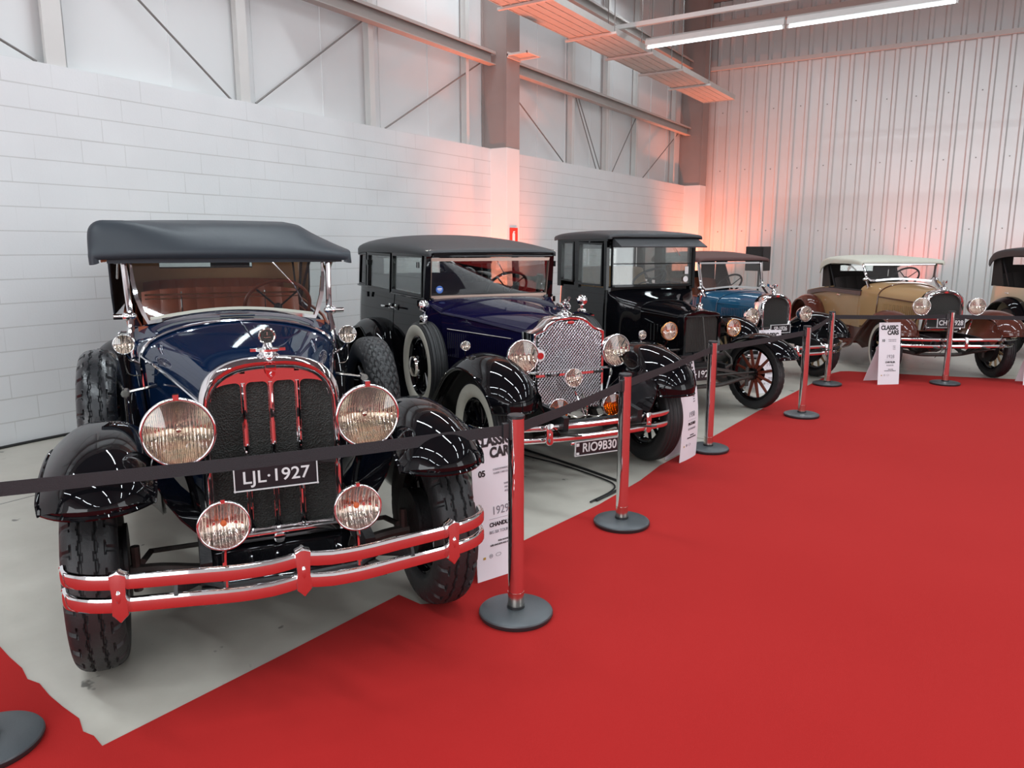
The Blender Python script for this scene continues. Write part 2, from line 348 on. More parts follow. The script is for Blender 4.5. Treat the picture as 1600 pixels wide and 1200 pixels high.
    def shell(s, grid, th):
        # grid of points [i][j] -> closed thin shell, thickness th to the inner side (th is a function or vector offset)
        I = len(grid); J = len(grid[0]); G = [[Vector(p) for p in r] for r in grid]; N = []
        for i in range(I):
            row = []
            for j in range(J):
                du = G[min(i + 1, I - 1)][j] - G[max(i - 1, 0)][j]; dv = G[i][min(j + 1, J - 1)] - G[i][max(j - 1, 0)]
                n = du.cross(dv); row.append(n.normalized() if n.length > 1e-9 else Vector((0, 0, 1)))
            N.append(row)
        vs = [G[i][j] for i in range(I) for j in range(J)] + [G[i][j] + N[i][j] * th for i in range(I) for j in range(J)]
        fs = []; o = I * J
        for i in range(I - 1):
            for j in range(J - 1):
                a, b, c, d = i * J + j, i * J + j + 1, (i + 1) * J + j + 1, (i + 1) * J + j
                fs.append((a, b, c, d)); fs.append((o + d, o + c, o + b, o + a))
        for j in range(J - 1):
            fs.append((j, o + j, o + j + 1, j + 1)); a = (I - 1) * J + j; fs.append((a + 1, o + a + 1, o + a, a))
        for i in range(I - 1):
            a = i * J; b = (i + 1) * J; fs.append((b, o + b, o + a, a)); a += J - 1; b += J - 1; fs.append((a, o + a, o + b, b))
        s.add(vs, fs)
    def build(s, name, mats, parent=None, smooth=True, ang=38, bevel=0, recalc=True, loc=None):
        me = bpy.data.meshes.new(name); me.from_pydata(s.v, [], s.f)
        if not isinstance(mats, (list, tuple)): mats = [mats]
        for m in mats: me.materials.append(M[m])
        for p, i in zip(me.polygons, s.mi): p.material_index = min(i, len(mats) - 1)
        if recalc or bevel:
            bm = bmesh.new(); bm.from_mesh(me); bmesh.ops.recalc_face_normals(bm, faces=bm.faces)
            if bevel:
                es = [e for e in bm.edges if len(e.link_faces) == 2 and e.calc_face_angle(0) > 0.6]
                bmesh.ops.bevel(bm, geom=es, offset=bevel, segments=2, profile=0.5, affect='EDGES', clamp_overlap=True)
            bm.to_mesh(me); bm.free()
        if smooth:
            for p in me.polygons: p.use_smooth = True
            me.set_sharp_from_angle(angle=R(ang))
        me.validate()
        o = bpy.data.objects.new(name, me); COL.objects.link(o)
        if parent: o.parent = parent
        if loc: o.location = loc
        return o
def tag(o, label=None, cat=None, group=None, kind=None):
    if label: o['label'] = label
    if cat: o['category'] = cat
    if group: o['group'] = group
    if kind: o['kind'] = kind
    return o
def struct(o): o['kind'] = 'structure'; return o
def empty(name, loc, rz, label, cat, group=None):
    o = bpy.data.objects.new(name, None); COL.objects.link(o); o.location = loc; o.rotation_euler = (0, 0, rz)
    o.empty_display_size = 0.2
    return tag(o, label, cat, group)
def frame(origin, fwd, up=(0, 0, 1)):
    # local X -> fwd, local Z ~ up
    f = Vector(fwd).normalized(); u = Vector(up); l = u.cross(f).normalized(); u = f.cross(l)
    m = Matrix((f, l, u)).transposed().to_4x4(); m.translation = Vector(origin); return m
def copy_tree(o, parent=None):
    c = o.copy(); COL.objects.link(c); c.parent = parent
    for ch in o.children: copy_tree(ch, c)
    return c
def text(name, s, size, mat, parent, mtx, depth=0.001, bold=0.0, align='CENTER', sx=1.0, shear=0.0, sp=1.0):
    cu = bpy.data.curves.new(name, 'FONT'); cu.body = s; cu.size = size; cu.extrude = depth; cu.offset = bold
    cu.align_x = align; cu.align_y = 'CENTER'; cu.shear = shear; cu.space_character = sp
    o = bpy.data.objects.new(name, cu); COL.objects.link(o)
    dg = bpy.context.evaluated_depsgraph_get(); me = bpy.data.meshes.new_from_object(o.evaluated_get(dg))
    bpy.data.objects.remove(o, do_unlink=True); bpy.data.curves.remove(cu)
    me.name = name; me.materials.clear(); me.materials.append(M[mat])
    me.transform(mtx @ Matrix.Diagonal((sx, 1, 1, 1)))
    o = bpy.data.objects.new(name, me); COL.objects.link(o)
    if parent: o.parent = parent
    return o
def textframe(origin, right, up):
    r = Vector(right).normalized(); u = Vector(up); n = r.cross(u).normalized(); u = n.cross(r)
    m = Matrix((r, u, n)).transposed().to_4x4(); m.translation = Vector(origin); return m

# ------------------------------------------------------------------ setting
WX = -6.89; BY = 19.35
def sbox(name, c, d, mat, smooth=False):
    b = MB(); b.box(c, d); o = struct(b.build(name, mat, None, smooth)); return o
sbox('floor', (2.4, 5.2, -0.05), (19.2, 28.8, 0.1), 'floor')
sbox('wall_left', (WX - 0.125, 5.2, 1.58), (0.25, 28.8, 3.16), 'block')
b = MB()                                            # light upper cladding, shallow ridges every metre
pts = []; y = -9.2
while y < 19.6:
    pts += [(-7.05, y), (-7.05, y + 0.975), (-7.04, y + 0.98), (-7.04, y + 0.995)]; y += 1.0
b.rings([[(x, yy, z) for x, yy in pts] + [(-7.14, pts[-1][1], z), (-7.14, pts[0][1], z)] for z in (3.1, 7.5)])
struct(b.build('wall_upper_left', 'cladding', smooth=False))
b = MB(); pts = []; x = -7.2
while x < 12:
    pts += [(x, BY), (x + 0.185, BY), (x + 0.215, BY - 0.038), (x + 0.275, BY - 0.038)]; x += 0.305
b.rings([[(xx, yy, z) for xx, yy in pts] + [(pts[-1][0], BY + 0.1, z), (pts[0][0], BY + 0.1, z)] for z in (0, 7.5)])
struct(b.build('wall_back', 'corrugated', smooth=False))
sbox('wall_right', (12.05, 5.2, 3.75), (0.1, 28.8, 7.5), 'hallwall')
sbox('wall_front', (2.4, -9.25, 3.75), (19.2, 0.1, 7.5), 'hallwall')
sbox('ceiling', (2.4, 5.2, 7.55), (19.2, 28.8, 0.1), 'ceil')
tn = [0]
def trim(mb, mat, smooth=False):
    tn[0] += 1; return struct(mb.build('trim_%d' % tn[0], mat, None, smooth))
for yy, ww in ((0.6, .1), (1.9, .08), (3.62, .16), (5.55, .12), (7.5, .09), (9.55, .07), (12.85, .10), (14.3, .10), (15.75, .10), (18.0, .08)):
    b = MB(); b.box((-6.97, yy, 5.33), (0.10, ww * 0.55, 4.34)); b.box((-6.915, yy, 5.33), (0.012, ww, 4.34)); trim(b, 'lightsteel')
for z0, y0, y1 in ((4.47, -9, 10.1), (4.45, 10.5, 18.7), (6.0, -9, 10.1), (6.0, 10.5, 18.7)):
    b = MB(); ym = (y0 + y1) / 2; L_ = y1 - y0
    b.box((-6.84, ym, z0 + 0.09), (0.13, L_, 0.012)); b.box((-6.84, ym, z0 - 0.09), (0.13, L_, 0.012)); b.box((-6.87, ym, z0), (0.012, L_, 0.19)); b.box((-6.779, ym, z0 + 0.075), (0.01, L_, 0.04))
    trim(b, 'steel')
for (ya, za, yb, zb) in ((0.7, 4.4, 3.47, 3.17), (3.62, 4.51, 5.38, 3.16), (5.69, 3.17, 7.46, 4.45), (7.74, 3.17, 9.9, 4.38), (10.6, 4.2, 12.52, 3.18), (13.0, 4.48, 14.02, 3.17), (12.95, 4.4, 13.85, 3.17), (14.6, 3.17, 15.7, 4.36), (16.18, 3.17, 18.55, 4.53)):
    b = MB(); b.tube([(-6.93, ya, za), (-6.93, yb, zb)], 0.011, 6); trim(b, 'rod')
# columns : painted masonry below, painted steel above
for (y0, y1, xf) in ((10.11, 10.48, -6.586), (18.70, 19.13, -6.481), (1.35, 1.72, -6.586)):
    if y0 < 5: continue
    b = MB(); b.box(((xf + WX - .1) / 2, (y0 + y1) / 2, 1.58), (xf - WX + .1, y1 - y0, 3.16)); struct(b.build('column_base', 'whiteplaster', smooth=False, bevel=0.008))
    b = MB(); xl = -7.05; ym = (y0 + y1) / 2
    b.box(((xf + xl) / 2, ym, 5.33), (xf - xl - 0.04, y1 - y0 - 0.03, 4.34)); b.box((xf - 0.015, ym, 5.33), (0.022, y1 - y0, 4.34)); b.box((xl + .02, ym, 5.33), (0.022, y1 - y0 + .03, 4.34))
    struct(b.build('column_shaft', 'column', smooth=False))
# pipe and girt against the end wall
b = MB(); b.box((2.6, BY - 0.09, 5.96), (18.5, 0.07, 0.09)); trim(b, 'lightsteel')
b = MB(); b.box((2.6, BY - 0.10, 6.95), (18.5, 0.10, 0.16)); trim(b, 'steel')
b = MB()
for z in (2.05, 3.52, 4.9):
    x = -6.9 + 0.09
    while x < 6:
        b.box((x + random.uniform(-.02, .02), BY - 0.004, z + random.uniform(-.02, .02)), (0.022, 0.02, 0.022)); x += 0.61
trim(b, 'rod')
# floor cables by the wall and under the cars
for pth, r_, lab in (([(-6.84, 1.0, .012), (-6.83, 2.4, .012), (-6.86, 3.3, .012), (-6.83, 5.5, .012), (-6.85, 9.5, .012)], .012, 'black cable lying along the foot of the white block wall'),
                     ([(-4.6, 5.6, .01), (-3.15, 5.12, .01), (-2.7, 4.97, .01), (-2.3, 4.82, .01), (-2.12, 4.73, .01), (-2.075, 4.60, .01), (-2.10, 4.3, .01)], .009, 'black cable on the concrete beside the midnight blue sedan, the upper of two'),
                     ([(-4.6, 5.15, .01), (-3.7, 5.12, .01), (-3.1, 4.98, .01), (-2.7, 4.9, .01), (-2.3, 4.76, .01), (-2.14, 4.66, .01), (-2.10, 4.5, .01), (-2.12, 4.25, .01)], .006, 'thin black cable on the concrete beside the midnight blue sedan, the lower of two')):
    b = MB(); b.tube(cr_path(pth, 6), r_, 6); tag(b.build('cable', 'cable'), lab, 'cable')

# red carpet
co = [(-1.70, 10.82), (-1.76, 10.6), (-1.86, 9.2), (-1.95, 7.8), (-2.0, 6.5), (-2.06, 5.3), (-2.036, 4.87), (-2.056, 4.24), (-2.13, 3.6), (-2.185, 3.03), (-2.08, 2.82), (-2.03, 2.71), (-2.05, 2.61), (-2.14, 2.54), (-2.29, 2.56), (-2.33, 1.9), (-2.383, 1.171),
      (-2.46, 1.185), (-2.515, 1.178), (-2.6, 1.21), (-2.72, 1.215), (-2.835, 1.225), (-2.95, 1.245), (-3.02, 1.235), (-3.121, 1.262), (-3.25, 1.275), (-3.377, 1.294), (-4.2, 1.4), (-6.0, 1.6), (-6.0, -7), (9, -7), (9, 9.0), (0.367, 11.38), (-0.68, 11.08), (-1.6, 10.90)]
b = MB(); b.prism([(x, y, 0.0) for x, y in co], (0, 0, 0.006)); tag(b.build('carpet', 'carpet', smooth=False), 'wide bright red event carpet covering the floor in front of the roped-off cars', 'carpet')
b = MB(); b.prism([(-2.20, 2.60, .0), (-2.10, 2.60, .0), (-2.05, 2.64, .0), (-2.045, 2.70, .0), (-2.07, 2.74, .0), (-2.10, 2.69, .0), (-2.16, 2.63, .0)], (0, 0, 0.002))
tag(b.build('paper_scrap', 'paper', smooth=False), 'torn scrap of pale tape at the carpet edge under the navy touring car front tyre', 'paper')

# ------------------------------------------------------------------ hall fittings
def batten(x0, x1, label):
    y = 12.8; z = 5.0; t = empty('batten_lamp', ((x0 + x1) / 2, y, z), 0, label, 'lamp', 'fluorescent battens over the cars')
    L_ = (x1 - x0) / 2 - 0.01
    b = MB(); b.prism([(-L_, -0.06, 0.03), (-L_, 0.06, 0.03), (-L_, 0.045, 0.12), (-L_, -0.045, 0.12)], (2 * L_, 0, 0)); b.box((0, 0, .135), (2 * L_, .05, .03)); b.build('housing', 'lightsteel', t, False)
    b = MB(); b.cyl((-L_ + .03, 0, 0), (L_ - .03, 0, 0), 0.019, seg=10); b.build('tube', 'tube', t)
    for s in (-1, 1):
        b = MB(); b.box((s * (L_ - .015), 0, 0.005), (0.03, .05, .06)); b.build('lamp_holder', 'lightsteel', t, False)
batten(-5.5, -3.19, 'fluorescent batten lamp hanging nearer the left wall, its end over the cable tray')
batten(-3.17, -0.86, 'fluorescent batten lamp hanging to the right of the other, clear of the tray')
b = MB(); b.box((1.0, 12.45, 5.30), (14.4, 0.07, 0.07)); tag(b.build('lamp_rail', 'lightsteel', smooth=False), 'pale square rail running across the hall just above the fluorescent lamps', 'rail')
for xx in (-5.3, -3.2, -1.0):
    b = MB(); b.tube([(xx, 12.45, 5.3), (xx, 12.45, 7.5)], .006, 5); trim(b, 'rod')
t = empty('cable_tray', (-5.94, 11.9, 5.0), 0, 'long galvanised cable tray hung under the roof along the left wall, lit orange from below', 'cable tray')
b = MB()
b.box((0, 0, 0.012), (0.74, 12.6, 0.012))
for xx in (-.37, .37): b.box((xx, 0, .045), (.012, 12.6, .10))
for xx in (-.22, -.07, .08, .23): b.box((xx, 0, 0.001), (.014, 12.6, .012))
b.build('tray_panel', 'galv', t, False)
for yy in (9.6, 11.6, 13.1, 14.6, 16.2, 8.0):
    b = MB(); b.box((0, yy - 11.9, -.02), (.92, .05, .035)); b.build('cross_bar', 'lightsteel', t, False)
    for s in (-1, 1):
        b = MB(); b.tube([(s * .42, yy - 11.9, -.02), (s * .42, yy - 11.9, 2.5)], .008, 5); b.build('hanger_rod', 'rod', t)
b = MB(); b.box((0, 6.3, .04), (.76, .012, .10)); b.build('end_plate', 'galv', t, False)
t = empty('wall_bracket', (-6.586, 10.30, 4.50), 0, 'flat open metal bracket sticking out of the middle column below the tray', 'bracket')
b = MB()
for d, c in (((.36, .03, .03), (.18, .17, 0)), ((.36, .03, .03), (.18, -.17, 0)), ((.03, .37, .03), (.36, 0, 0)), ((.02, .37, .08), (.01, 0, 0))): b.box(c, d)
b.build('frame', 'lightsteel', t, False)
b = MB(); b.box((.18, 0, .018), (.32, .32, .006)); b.build('plate', 'galv', t, False)
# fire extinguisher sign
t = empty('extinguisher_sign', (-6.58, 10.295, 1.80), 0, 'small red fire extinguisher sign with white pictogram on the white column base', 'sign')
b = MB(); b.box((.004, 0, 0), (.008, .22, .30)); b.build('sign_plate', 'signred', t, False)
b = MB(); b.box((.010, -.01, -.03), (.004, .07, .17)); b.ell((.010, -.01, .055), (.002, .035, .025)); b.box((.010, 0, .09), (.004, .05, .015)); b.build('pictogram', 'board', t, False)
# loudspeaker on its stand
px, py = -3.96, 15.0
t = empty('loudspeaker', (px, py, 1.20), R(-20), 'black box loudspeaker on a tripod behind the teal blue roadster', 'speaker')
b = MB(); b.prism([(-.2, -.17, 0), (.2, -.17, 0), (.13, .17, 0), (-.13, .17, 0)], (0, 0, .46)); b.build('cabinet', 'speaker', t, False, bevel=.01)
b = MB(); b.box((0, -.176, .23), (.36, .012, .42)); b.build('grille', 'cable', t, False)
t = empty('speaker_stand', (px, py, 0), 0, 'black tripod stand carrying the box loudspeaker behind the teal blue roadster', 'stand')
b = MB(); b.tube([(0, 0, .25), (0, 0, 1.20)], .018, 8); b.build('pole', 'speaker', t)
for k in range(3):
    a = k * 2 * PI / 3; b = MB(); b.tube([(0, 0, .62), (.42 * math.cos(a), .42 * math.sin(a), .012)], .012, 6); b.build('leg', 'speaker', t)

# ------------------------------------------------------------------ car components (car frame: X forward, Y to its left, Z up, X=0 at the front axle)
def arch(hw, zt, zs, zb, hb=None, n=18, e=2.2):
    # open section, right bottom -> top -> left bottom
    hb = hw if hb is None else hb; pts = [(-hb, zb), (-(hb + hw) / 2, (zb + zs) / 2), (-hw, zs)]
    for i in range(1, n):
        a = PI - PI * i / n; c, s_ = math.cos(a), math.sin(a)
        pts.append((hw * math.copysign(abs(c) ** (2 / e), c), zs + (zt - zs) * abs(s_) ** (2 / e)))
    return pts + [(hw, zs), ((hb + hw) / 2, (zb + zs) / 2), (hb, zb)]
def arch_loft(name, mat, par, st, n=18, e=2.2, ncr=3, top_only=None):
    # st = [(x, hw, zt, zs, zb, hb)] interpolated smoothly
    S = cr_path([Vector(q[:3]) for q in st], ncr); T = cr_path([Vector(q[3:6]) for q in st], ncr)
    b = MB(); rs = []
    for s1, s2 in zip(S, T):
        rs.append([(s1[0], y, z) for y, z in arch(s1[1], s1[2], s2[0], s2[1], s2[2], n, e)])
    b.rings(rs, False, True)
    return b.build(name, mat, par, True, 32)
def tyre_mesh(Ro, w, style, white=None):
    b = MB(); prof = []; bb = 0.42 * w if w > .12 else .48 * w; Rc = Ro - bb
    big = style in ('block', 'diamond'); seg = 264 if big else 144; nt_ = 56 if big else 30
    angs = [-152 + 10 * k for k in range(9)] + [-66 + 132 * k / nt_ for k in range(nt_ + 1)] + [72 + 10 * k for k in range(9)]
    n = len(angs) - 1
    for a in angs:
        a = R(a); c, s_ = math.cos(a), math.sin(a)
        prof.append((a, math.copysign(abs(s_) ** 0.75, s_) * w / 2, Rc + math.copysign(abs(c) ** 0.72, c) * bb))
    rs = []
    for j in range(seg):
        th = 2 * PI * j / seg; ring = []; tri = abs((j % 8) - 4) / 4.0 - .5
        for a, y, r in prof:
            d = 0; u = y / (w / 2); tr = math.cos(a) > 0.40
            if style == 'block':
                if abs(abs(u) - .26 - .09 * tri) < 0.05 and tr: d = .010
                if .56 < abs(u) < .97 and (j % 11) in (0, 1) and math.cos(a) > .2: d = .012
                if .54 < abs(u) < .63 and (j % 11) in (10, 0, 1, 2, 3) and tr: d = .010
            elif style == 'diamond' and tr:
                p = (j / 8.0 + u * 2.6) % 1; q = (j / 8.0 - u * 2.6) % 1
                if p < .2 or q < .2: d = .007
            elif style == 'rib' and tr:
                if abs(((u * 3.4) % 1) - .5) < .14: d = .008
            elif style == 'fine' and tr:
                if abs(((u * 2.6) % 1) - .5) < .17 or (j % 4 == 0 and abs(u) > .45): d = .005
            ring.append(((r - d) * math.cos(th), y, (r - d) * math.sin(th)))
        rs.append(ring)
    b.rings(rs, True, False, True)
    np_ = n + 1
    if white:
        for k in range(len(b.f)):
            j = k % np_
            if j < n:
                rr = (prof[j][2] + prof[j + 1][2]) / 2
                if math.cos(prof[j][0]) < .35 and prof[j][1] < 0 and white[0] < rr < white[1]: b.mi[k] = 1
    return b
def wheel(par, Ro, w, style='fine', white=None, spokes=12, spoke='chassis', rimmat='chassis', tyremat='rubber', hub='chrome', drum=True, loc=(0, 0, 0), spoke_r=.016, name='wheel'):
    # local Y = axle ; outer side = -Y
    bb = 0.42 * w if w > .12 else .48 * w; Ri = Ro - 2 * bb * .93
    b = MB(); b.M = Matrix.Rotation(PI / 2, 4, 'Z')
    pr = [(-w * .34, Ri + .012), (-w * .36, Ri - .004), (-w * .22, Ri - .010), (-w * .2, Ri - .026), (w * .2, Ri - .026), (w * .22, Ri - .010), (w * .36, Ri - .004), (w * .34, Ri + .012)]
    b.lathe(pr, 48); b.lathe([(p[0] * .98, p[1] - .006) for p in pr], 48); b.M = Matrix()
    wh = b.build(name, rimmat, par); wh.location = loc
    b = tyre_mesh(Ro, w, style, white); b.build('tyre', [tyremat, 'white_rubber'], wh)
    b = MB()
    for k in range(spokes):
        a = 2 * PI * (k + .5) / spokes; c, s_ = math.cos(a), math.sin(a)
        b.tube([(c * .05, 0, s_ * .05), (c * (Ri * .5), 0, s_ * (Ri * .5)), (c * (Ri - .022), 0, s_ * (Ri - .022))], spoke_r, 8, scale=[1.15, .95, .8])
    b.build('spokes', spoke, wh)
    b = MB(); b.cyl((0, -.045, 0), (0, .05, 0), .062, seg=24); b.cyl((0, -.06, 0), (0, -.04, 0), .085, .085, 24)
    for k in range(6):
        a = 2 * PI * k / 6; b.cyl((.07 * math.cos(a), -.066, .07 * math.sin(a)), (.07 * math.cos(a), -.05, .07 * math.sin(a)), .008, seg=6)
    b.build('hub', rimmat, wh)
    b = MB(); b.M = Matrix.Rotation(PI / 2, 4, 'Z'); b.lathe([(-.11, .001), (-.108, .02), (-.10, .03), (-.07, .036), (-.055, .05), (-.05, .05)][::1], 24); b.build('hub_cap', hub, wh)
    if drum:
        b = MB(); b.cyl((0, .045, 0), (0, .10, 0), Ri * .62, seg=36); b.cyl((0, .10, 0), (0, .115, 0), Ri * .66, seg=36); b.build('brake_drum', 'chassis', wh)
    return wh
def place_wheel(src, loc, flip=False, steer=0):
    c = copy_tree(src, src.parent); c.location = loc; c.rotation_euler = (0, 0, (PI if flip else 0) + steer); return c
def fender(name, mat, par, path, yc, hw, side, crown=.10, th=.014, skirt=0.0, ncr=5, bead=True, nprof=14, e=2.4):
    # path: [(x, z, k)] k scales width ; side +-1 ; skirt: extra drop at the outer edge
    P = cr_path([Vector((p[0], p[1], p[2] if len(p) > 2 else 1)) for p in path], ncr); G = []
    for i, p in enumerate(P):
        t = Vector((P[min(i + 1, len(P) - 1)].x - P[max(i - 1, 0)].x, 0, P[min(i + 1, len(P) - 1)].y - P[max(i - 1, 0)].y)).normalized()
        nrm = Vector((t.z, 0, -t.x))
        row = []
        for j in range(nprof + 1):
            u = -1 + 2 * j / nprof; d = -crown * (abs(u) ** e)
            if u * side > .9: d -= skirt
            row.append(Vector((p.x, side * 0 + yc * side + u * hw * p.z, p.y)) + nrm * d)
        G.append(row)
    # orientation for inward thickness
    b = MB(); I = len(G); N = []
    inner = []
    for i in range(I):
        t = Vector((P[min(i + 1, I - 1)].x - P[max(i - 1, 0)].x, 0, P[min(i + 1, I - 1)].y - P[max(i - 1, 0)].y)).normalized()
        nrm = Vector((t.z, 0, -t.x))
        c = G[i][nprof // 2] - nrm * crown * 2
        inner.append([q - nrm * th + Vector((0, (c.y - q.y), 0)).normalized() * (th * .7 if abs(c.y - q.y) > .01 else 0) for q in G[i]])
    rs = [G[i] + inner[i][::-1] for i in range(I)]
    b.rings(rs); o = b.build(name, mat, par, True, 50)
    if bead:
        b = MB(); b.tube([G[i][0] for i in range(I)], .008, 6); b.tube([G[i][-1] for i in range(I)], .008, 6); b.tube([G[0][j] for j in range(nprof + 1)], .009, 6); b.build('bead', mat, o)
    return o
def lamp(par, c, Rr, fwd=(1, 0, 0), depth=1.0, bucket='chrome', rim='chrome', lens='lens', refl='reflector', bowl='parab', visor=False, name='headlamp', stem=None, clip=None):
    F = frame(c, fwd)
    b = MB(); b.M = F; D = Rr * 1.05 * depth; prof = []
    for i in range(13):
        u = i / 12; prof.append((-D + D * u, Rr * max(.001, (1 - (1 - u) ** 2.2)) ** .55 * .98))
    b.lathe(prof, 36); o = b.build(name, bucket, par)
    b = MB(); b.M = F; rm = Rr * .09
    b.lathe([(-.012 - Rr * .12, Rr * .985), (-.004, Rr * 1.035)] + [(Rr * (.05 + .055 * math.sin(a_)), Rr * (.985 + .055 * math.cos(a_))) for a_ in [PI * q / 10 for q in range(11)]] + [(0, Rr * .93), (-.012 - Rr * .12, Rr * .95)], 48)
    if clip: b.box((0.01, 0, Rr * 1.07), (Rr * .2, Rr * .16, Rr * .16))
    b.build('rim', rim, o)
    b = MB(); b.M = F; b.lathe([(-D * .72 + D * .72 * (q / 10) ** 2, Rr * .93 * q / 10 + .0008) for q in range(11)], 40); b.build('reflector', refl, o)
    b = MB(); b.M = F; b.lathe([(Rr * (.10 + .14 * math.cos(q / 10 * PI / 2)), Rr * .92 * q / 10 + .0008) for q in range(11)], 40); b.build('lens', lens, o)
    b = MB(); b.M = F; b.ell((-D * .35, 0, 0), (Rr * .13, Rr * .13, Rr * .13), 12, 8); b.cyl((-D * .7, 0, 0), (-D * .4, 0, 0), Rr * .06, seg=8); b.build('bulb', 'copper' if visor else 'nickel', o)
    if stem:
        b = MB(); b.tube(cr_path([Vector(c) + Vector((-D * .4, 0, -Rr * .9))] + [Vector(q) for q in stem], 5), max(.008, Rr * .11), 8); b.build('stem', 'chrome' if bucket == 'chrome' else bucket, o)
    return o
def bumper(par, pts, zs, h, d, mat='chrome', name='bumper_bar', conv=.006, clips=(), clipw=.05, cliph=.16, kink=None, endcap=False):
    # pts: [(x,y)] from right end to left end ; zs centre heights of bars
    P = cr_path([Vector((x, y, 0)) for x, y in pts], 6); sec = []
    for a in range(12):
        t = 2 * PI * a / 12; sec.append((math.copysign(abs(math.cos(t)) ** .5, math.cos(t)) * d / 2, math.copysign(abs(math.sin(t)) ** .72, math.sin(t)) * h / 2))
    for z in zs:
        b = MB(); b.sweep([(p.x, p.y, z + (kink(p.y) if kink else 0)) for p in P], sec); b.build(name, mat, par, True, 50)
    zc = sum(zs) / len(zs)
    for (x, y, pt) in clips:
        b = MB(); w_ = clipw / 2; hh = cliph / 2
        # direction normal from the bar
        i = min(range(len(P)), key=lambda k: abs(P[k].y - y)); t = (P[min(i + 1, len(P) - 1)] - P[max(i - 1, 0)]).normalized(); n = Vector((t.y, -t.x, 0))
        if n.x < 0: n = -n
        c = Vector((P[i].x, P[i].y, zc + (kink(y) if kink else 0))) + n * (d / 2 + .006)
        ol = [(-w_, hh * .9), (-w_ * .3, hh * 1.0), (0, hh * (1.10 if pt else 1.0)), (w_ * .3, hh * 1.0), (w_, hh * .9), (w_ * .82, 0), (w_ * .95, -hh * .8), (w_ * .35, -hh * 1.0), (0, -hh * (1.14 if pt else 1.0)), (-w_ * .35, -hh * 1.0), (-w_ * .95, -hh * .8), (-w_ * .82, 0)]
        b.prism([c - n * .03 + t * a + Vector((0, 0, q)) for a, q in ol], n * .042); o = b.build('bumper_clip', mat, par, True, 40, bevel=.004)
        b = MB(); b.ell(c + n * .014, (.006, .008, .022) if pt else (.008, .010, .010), 10, 6); b.build('bolt', mat, o)
def number_plate(par, c, w_, h_, txt, size, fwd=(1, 0, 0), small=None, frame_='platewhite', bold=.004, sx=1.0):
    F = frame(c, fwd)
    b = MB(); b.M = F; b.box((0, 0, 0), (.008, w_, h_)); o = b.build('number_plate', 'plate', par, False)
    b = MB(); b.M = F
    for s in (-1, 1): b.box((.003, 0, s * h_ / 2), (.014, w_ + .008, .0045)); b.box((.003, s * w_ / 2, 0), (.014, .0045, h_ + .008))
    b.build('plate_frame', frame_, o, False)
    T = F @ textframe((.0045, 0, 0), (0, 1, 0), (0, 0, 1))
    text('plate_letters', txt, size, 'platewhite', o, T @ Matrix.Translation((0, -h_ * (.06 if small else 0), 0)), .0015, bold, sx=sx)
    if small: text('plate_caption', small, h_ * .17, 'platewhite', o, T @ Matrix.Translation((0, h_ * .40, 0)), .001)
    return o
def seat(par, x, hw, z, mat='leather', back=.50, depth=.5, tufts=9, xb=None):
    b = MB()
    # cushion
    G = []
    for i in range(7):
        u = i / 6; G.append([(x + depth * u, -hw + 2 * hw * j / (tufts * 4), z + .05 * math.sin(PI * u) ** .5 - .012 * (1 if j % 4 == 0 else 0)) for j in range(tufts * 4 + 1)])
    b.shell(G, -.12)
    o = b.build('seat', mat, par)
    b = MB(); G = []
    for i in range(9):
        u = i / 8; G.append([(x - .02 - .14 * u + .035 * math.sin(PI * u) - (.018 if j % 4 == 0 else 0), -hw + 2 * hw * j / (tufts * 4), z - .02 + back * u + (0.03 * (1 - (abs(j / (tufts * 2) - 1)) ** 4) if i == 8 else 0)) for j in range(tufts * 4 + 1)])
    b.shell(G, .11); b.build('seat_back', mat, par)
    return o
def steering(par, c, Rr, axis=(-1, 0, .55), mat='wheelrim', length=.8):
    A = Vector(axis).normalized(); b = MB(); b.torus(c, A, Rr, .013, 40, 8); o = b.build('steering_wheel', mat, par)
    q = Vector((0, 0, 1)).rotation_difference(A); b = MB()
    for k in range(4):
        a = PI / 4 + k * PI / 2; e_ = Vector(c) + q @ Vector((math.cos(a) * Rr, math.sin(a) * Rr, 0)); b.tube([Vector(c) - A * .03, e_], .007, 6)
    b.ell(Vector(c) - A * .02, (.03, .03, .03), 10, 6); b.build('wheel_spokes', 'chassis', o)
    b = MB(); b.tube([Vector(c), Vector(c) - A * length], .016, 8); b.build('steering_column', 'chassis', par)
def side_wall(b, path, z0, z1, th=.04, nz=5, lean=0.0, side=1):
    # path [(x,y)] y>0, mirrored by side ; z0,z1 functions of x or numbers ; lean: outward bulge
    f0 = z0 if callable(z0) else (lambda x: z0); f1 = z1 if callable(z1) else (lambda x: z1)
    G = []
    for (x, y) in path:
        row = []
        for k in range(nz + 1):
            u = k / nz; z = f0(x) + (f1(x) - f0(x)) * u; row.append((x, side * (y - lean * (1 - math.sin(PI * (.25 + .6 * u)))), z))
        G.append(row)
    b.shell(G, (-th if side > 0 else th) * (1 if path[0][0] > path[-1][0] else -1) * 1.0)
def tub_path(x0, x1, w0, w1, rc=.35, rear_bulge=.0, n=8):
    # from front (x0) to the rear centre : straight then elliptic corner
    pts = []; L_ = x0 - x1 - rc
    for i in range(11):
        u = i / 10; pts.append((x0 - L_ * u, w0 + (w1 - w0) * math.sin(u * PI / 2)))
    for i in range(1, n + 1):
        a = PI / 2 * i / n; pts.append((x1 + rc - rc * math.sin(a) ** .8, w1 * math.cos(a) ** .7 if i < n else 0.0))
    return pts
def seam(b, x, yfun, z0, z1, side, n=6, r=.0035):
    b.tube([(x, side * (yfun(z0 + (z1 - z0) * k / n) + .001), z0 + (z1 - z0) * k / n) for k in range(n + 1)], r, 5)
